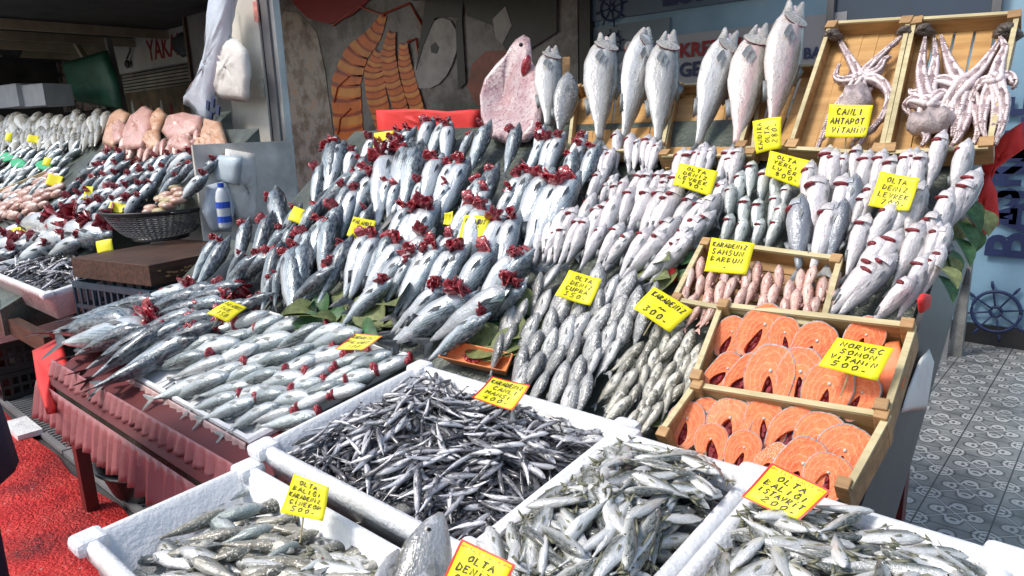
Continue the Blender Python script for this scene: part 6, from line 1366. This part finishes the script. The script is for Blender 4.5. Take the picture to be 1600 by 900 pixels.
# ------------------------------------------------------------------ the passer-by at the left edge
def person():
    base = Vector((-2.40, .23, .015)); me = bpy.data.meshes.new('person_body')
    V = [(0, 0, .93), (0, 0, 1.12), (0, .0, 1.36), (0, .01, 1.47), (0, .02, 1.53), (0, .03, 1.62), (0, .03, 1.70),
         (-.10, 0, .88), (-.11, -.02, .50), (-.11, .02, .09), (-.11, -.13, .03), (.10, 0, .88), (.11, -.03, .50), (.11, .0, .09), (.11, -.15, .03),
         (-.19, .0, 1.40), (-.25, .02, 1.12), (-.26, -.05, .87), (-.26, -.08, .80), (.19, .0, 1.40), (.25, .02, 1.12), (.25, -.06, .87), (.25, -.09, .80)]
    Ed = [(0, 1), (1, 2), (2, 3), (3, 4), (4, 5), (5, 6), (0, 7), (7, 8), (8, 9), (9, 10), (0, 11), (11, 12), (12, 13), (13, 14), (2, 15), (15, 16), (16, 17), (17, 18), (2, 19), (19, 20), (20, 21), (21, 22)]
    Rr = [(.16, .12), (.15, .11), (.17, .11), (.06, .06), (.06, .07), (.085, .10), (.06, .075), (.10, .10), (.07, .07), (.045, .05), (.04, .03), (.10, .10), (.07, .07), (.045, .05), (.04, .03), (.065, .065), (.048, .048), (.032, .032), (.03, .04), (.065, .065), (.048, .048), (.032, .032), (.03, .04)]
    me.from_pydata(V, Ed, []); o = link('person', me, label='person in dark navy coat and trousers standing on the red carpet', cat='person')
    sk = o.modifiers.new('skin', 'SKIN'); sl_ = me.skin_vertices[0].data
    for i, r in enumerate(Rr): sl_[i].radius = r
    sl_[0].use_root = True
    su = o.modifiers.new('sub', 'SUBSURF'); su.levels = 2; su.render_levels = 2
    dg = bpy.context.evaluated_depsgraph_get(); dg.update(); ev = o.evaluated_get(dg); m2 = bpy.data.meshes.new_from_object(ev)
    o.modifiers.clear(); o.data = m2
    skin = mat('skin_tone', (.52, .32, .23), .5, .1, 8, .05); m2.materials.clear(); m2.materials.append(skin)
    for p in m2.polygons: p.use_smooth = True
    o.matrix_local = Matrix.Translation(base) @ Matrix.Rotation(radians(300), 4, 'Z')
    navy = mat('navy_cloth', (.02, .03, .06), .85, .25, 8, .3, bscale=90)
    def shell(name, fn, loops):
        mb = MB(); mb.loft(loops, True, False, False); b = mb.obj(name, navy, o, True); s = b.modifiers.new('thick', 'SOLIDIFY'); s.thickness = .012; return b
    def el(cx, cy, z, rx, ry, n=20): return [(cx + rx * cos(a), cy + ry * sin(a), z) for a in [2 * pi * i / n for i in range(n)]]
    shell('coat', None, [el(0, 0, .66, .255, .20), el(0, 0, .80, .245, .19), el(0, 0, .95, .225, .17), el(0, 0, 1.12, .21, .15), el(0, 0, 1.3, .225, .15), el(0, 0, 1.42, .19, .12), el(0, .01, 1.5, .085, .08)])
    for s in (-1, 1):
        shell('trouser_leg', None, [el(s * .11, -.01, .06, .075, .085), el(s * .11, -.02, .3, .08, .088), el(s * .11, -.03, .5, .09, .095), el(s * .10, 0, .78, .115, .12), el(s * .085, 0, .92, .12, .13)])
        shell('sleeve', None, [el(s * .265, -.05, .88, .055, .055), el(s * .262, .0, 1.12, .068, .068), el(s * .215, .01, 1.36, .08, .08), el(s * .15, .0, 1.43, .07, .06)])
        mb = MB(); mb.ell((s * .11, -.07, .045), .055, .15, .05, 0, 12, 6); mb.obj('shoe', M['black'], o, True)
        h = MB()
        for k in range(4): h.tube([(s * (.258) + (k - 1.5) * .002, -.085 - .016 * (k - 1.5), .80), (s * .262, -.09 - .018 * (k - 1.5), .765), (s * .258, -.09 - .018 * (k - 1.5), .735 + .004 * abs(k - 1.5))], [.0095, .009, .007], 6)
        h.tube([(s * .25, -.10, .83), (s * .245, -.135, .80), (s * .247, -.14, .77)], [.011, .010, .008], 6); h.obj('fingers', skin, o, True)
        mb = MB(); mb.ell((s * .032, -.062, 1.635), .012, .007, .008, 0, 8, 5); mb.obj('eye', M['eye'], o, True)
        mb = MB(); mb.ell((s * .088, .03, 1.62), .012, .022, .032, 0, 8, 5); mb.obj('ear', skin, o, True)
    mb = MB(); mb.tube([(0, -.055, 1.65), (0, -.078, 1.61), (0, -.07, 1.60)], [.008, .014, .01], 6); mb.obj('nose', skin, o, True)
    mb = MB(); mb.ell((0, -.062, 1.575), .024, .008, .006, 0, 10, 4); mb.obj('mouth', M['lip'], o, True)
    mb = MB(); mb.ell((0, .05, 1.69), .098, .105, .09, 0, 16, 10); mb.obj('hair', M['black'], o, True)
person()

# ------------------------------------------------------------------ labels: each fish told by its nearest card or mark
MARKS = LAND + [('black colander', 253, 340), ('red mullet crate', 1180, 455), ('upper salmon crate', 1265, 590), ('orange plastic tray', 750, 565), ('pink flatfish', 800, 150), ('cream column', 395, 250), ('right rim', 1500, 330), ('left octopus crate', 1335, 150), ('large anchovy box', 640, 690)]
ORD = ['first', 'second', 'third', 'fourth', 'fifth', 'sixth', 'seventh', 'eighth', 'ninth', 'tenth', 'eleventh', 'twelfth', 'thirteenth', 'fourteenth', 'fifteenth', 'sixteenth', 'seventeenth', 'eighteenth', 'nineteenth', 'twentieth']
DIR = ['right of', 'above right of', 'above', 'above left of', 'left of', 'below left of', 'below', 'below right of']
NMS = {}
LOOK = {'bonito': 'striped bonito with red gills', 'lowbonito': 'long dark bonito', 'tray': 'small silver bonito', 'smallbass': 'small pale sea bass', 'bluefish': 'white bellied bluefish', 'bigbass': 'large sea bass', 'bream': 'grey sea bream', 'mullet': 'small speckled mullet', 'redmullet': 'pink red mullet', 'box1': 'greenish grey bluefish',
        'ltop': 'small grey fish', 'lsec': 'small silver fish', 'lpink': 'pale pink fish', 'lbon': 'small bonito, red gills', 'lbon2': 'pale bonito, red gills', 'lora': 'small orange fish'}
sec = {}
for o, x, y, gk, key in FISH:
    nm, mx, my = min(MARKS, key=lambda m: (m[1] - x) ** 2 + (m[2] - y) ** 2)
    k = int(round(math.degrees(math.atan2(my - y, x - mx)) / 45)) % 8
    sec.setdefault((gk, nm, k), []).append((math.hypot(mx - x, my - y), o, key))
for (gk, nm, k), l in sec.items():
    l.sort(key=lambda t: t[0]); used = 0
    for i, (d, o, key) in enumerate(l):
        nmb = ORD[min(i, 19)]; look = LOOK[gk]
        if key == 'bassdark': look = 'large dark grey sea bass'
        o['label'] = '%s, %s one %s the %s' % (look, nmb if len(l) > 1 else 'only', DIR[k], nm)
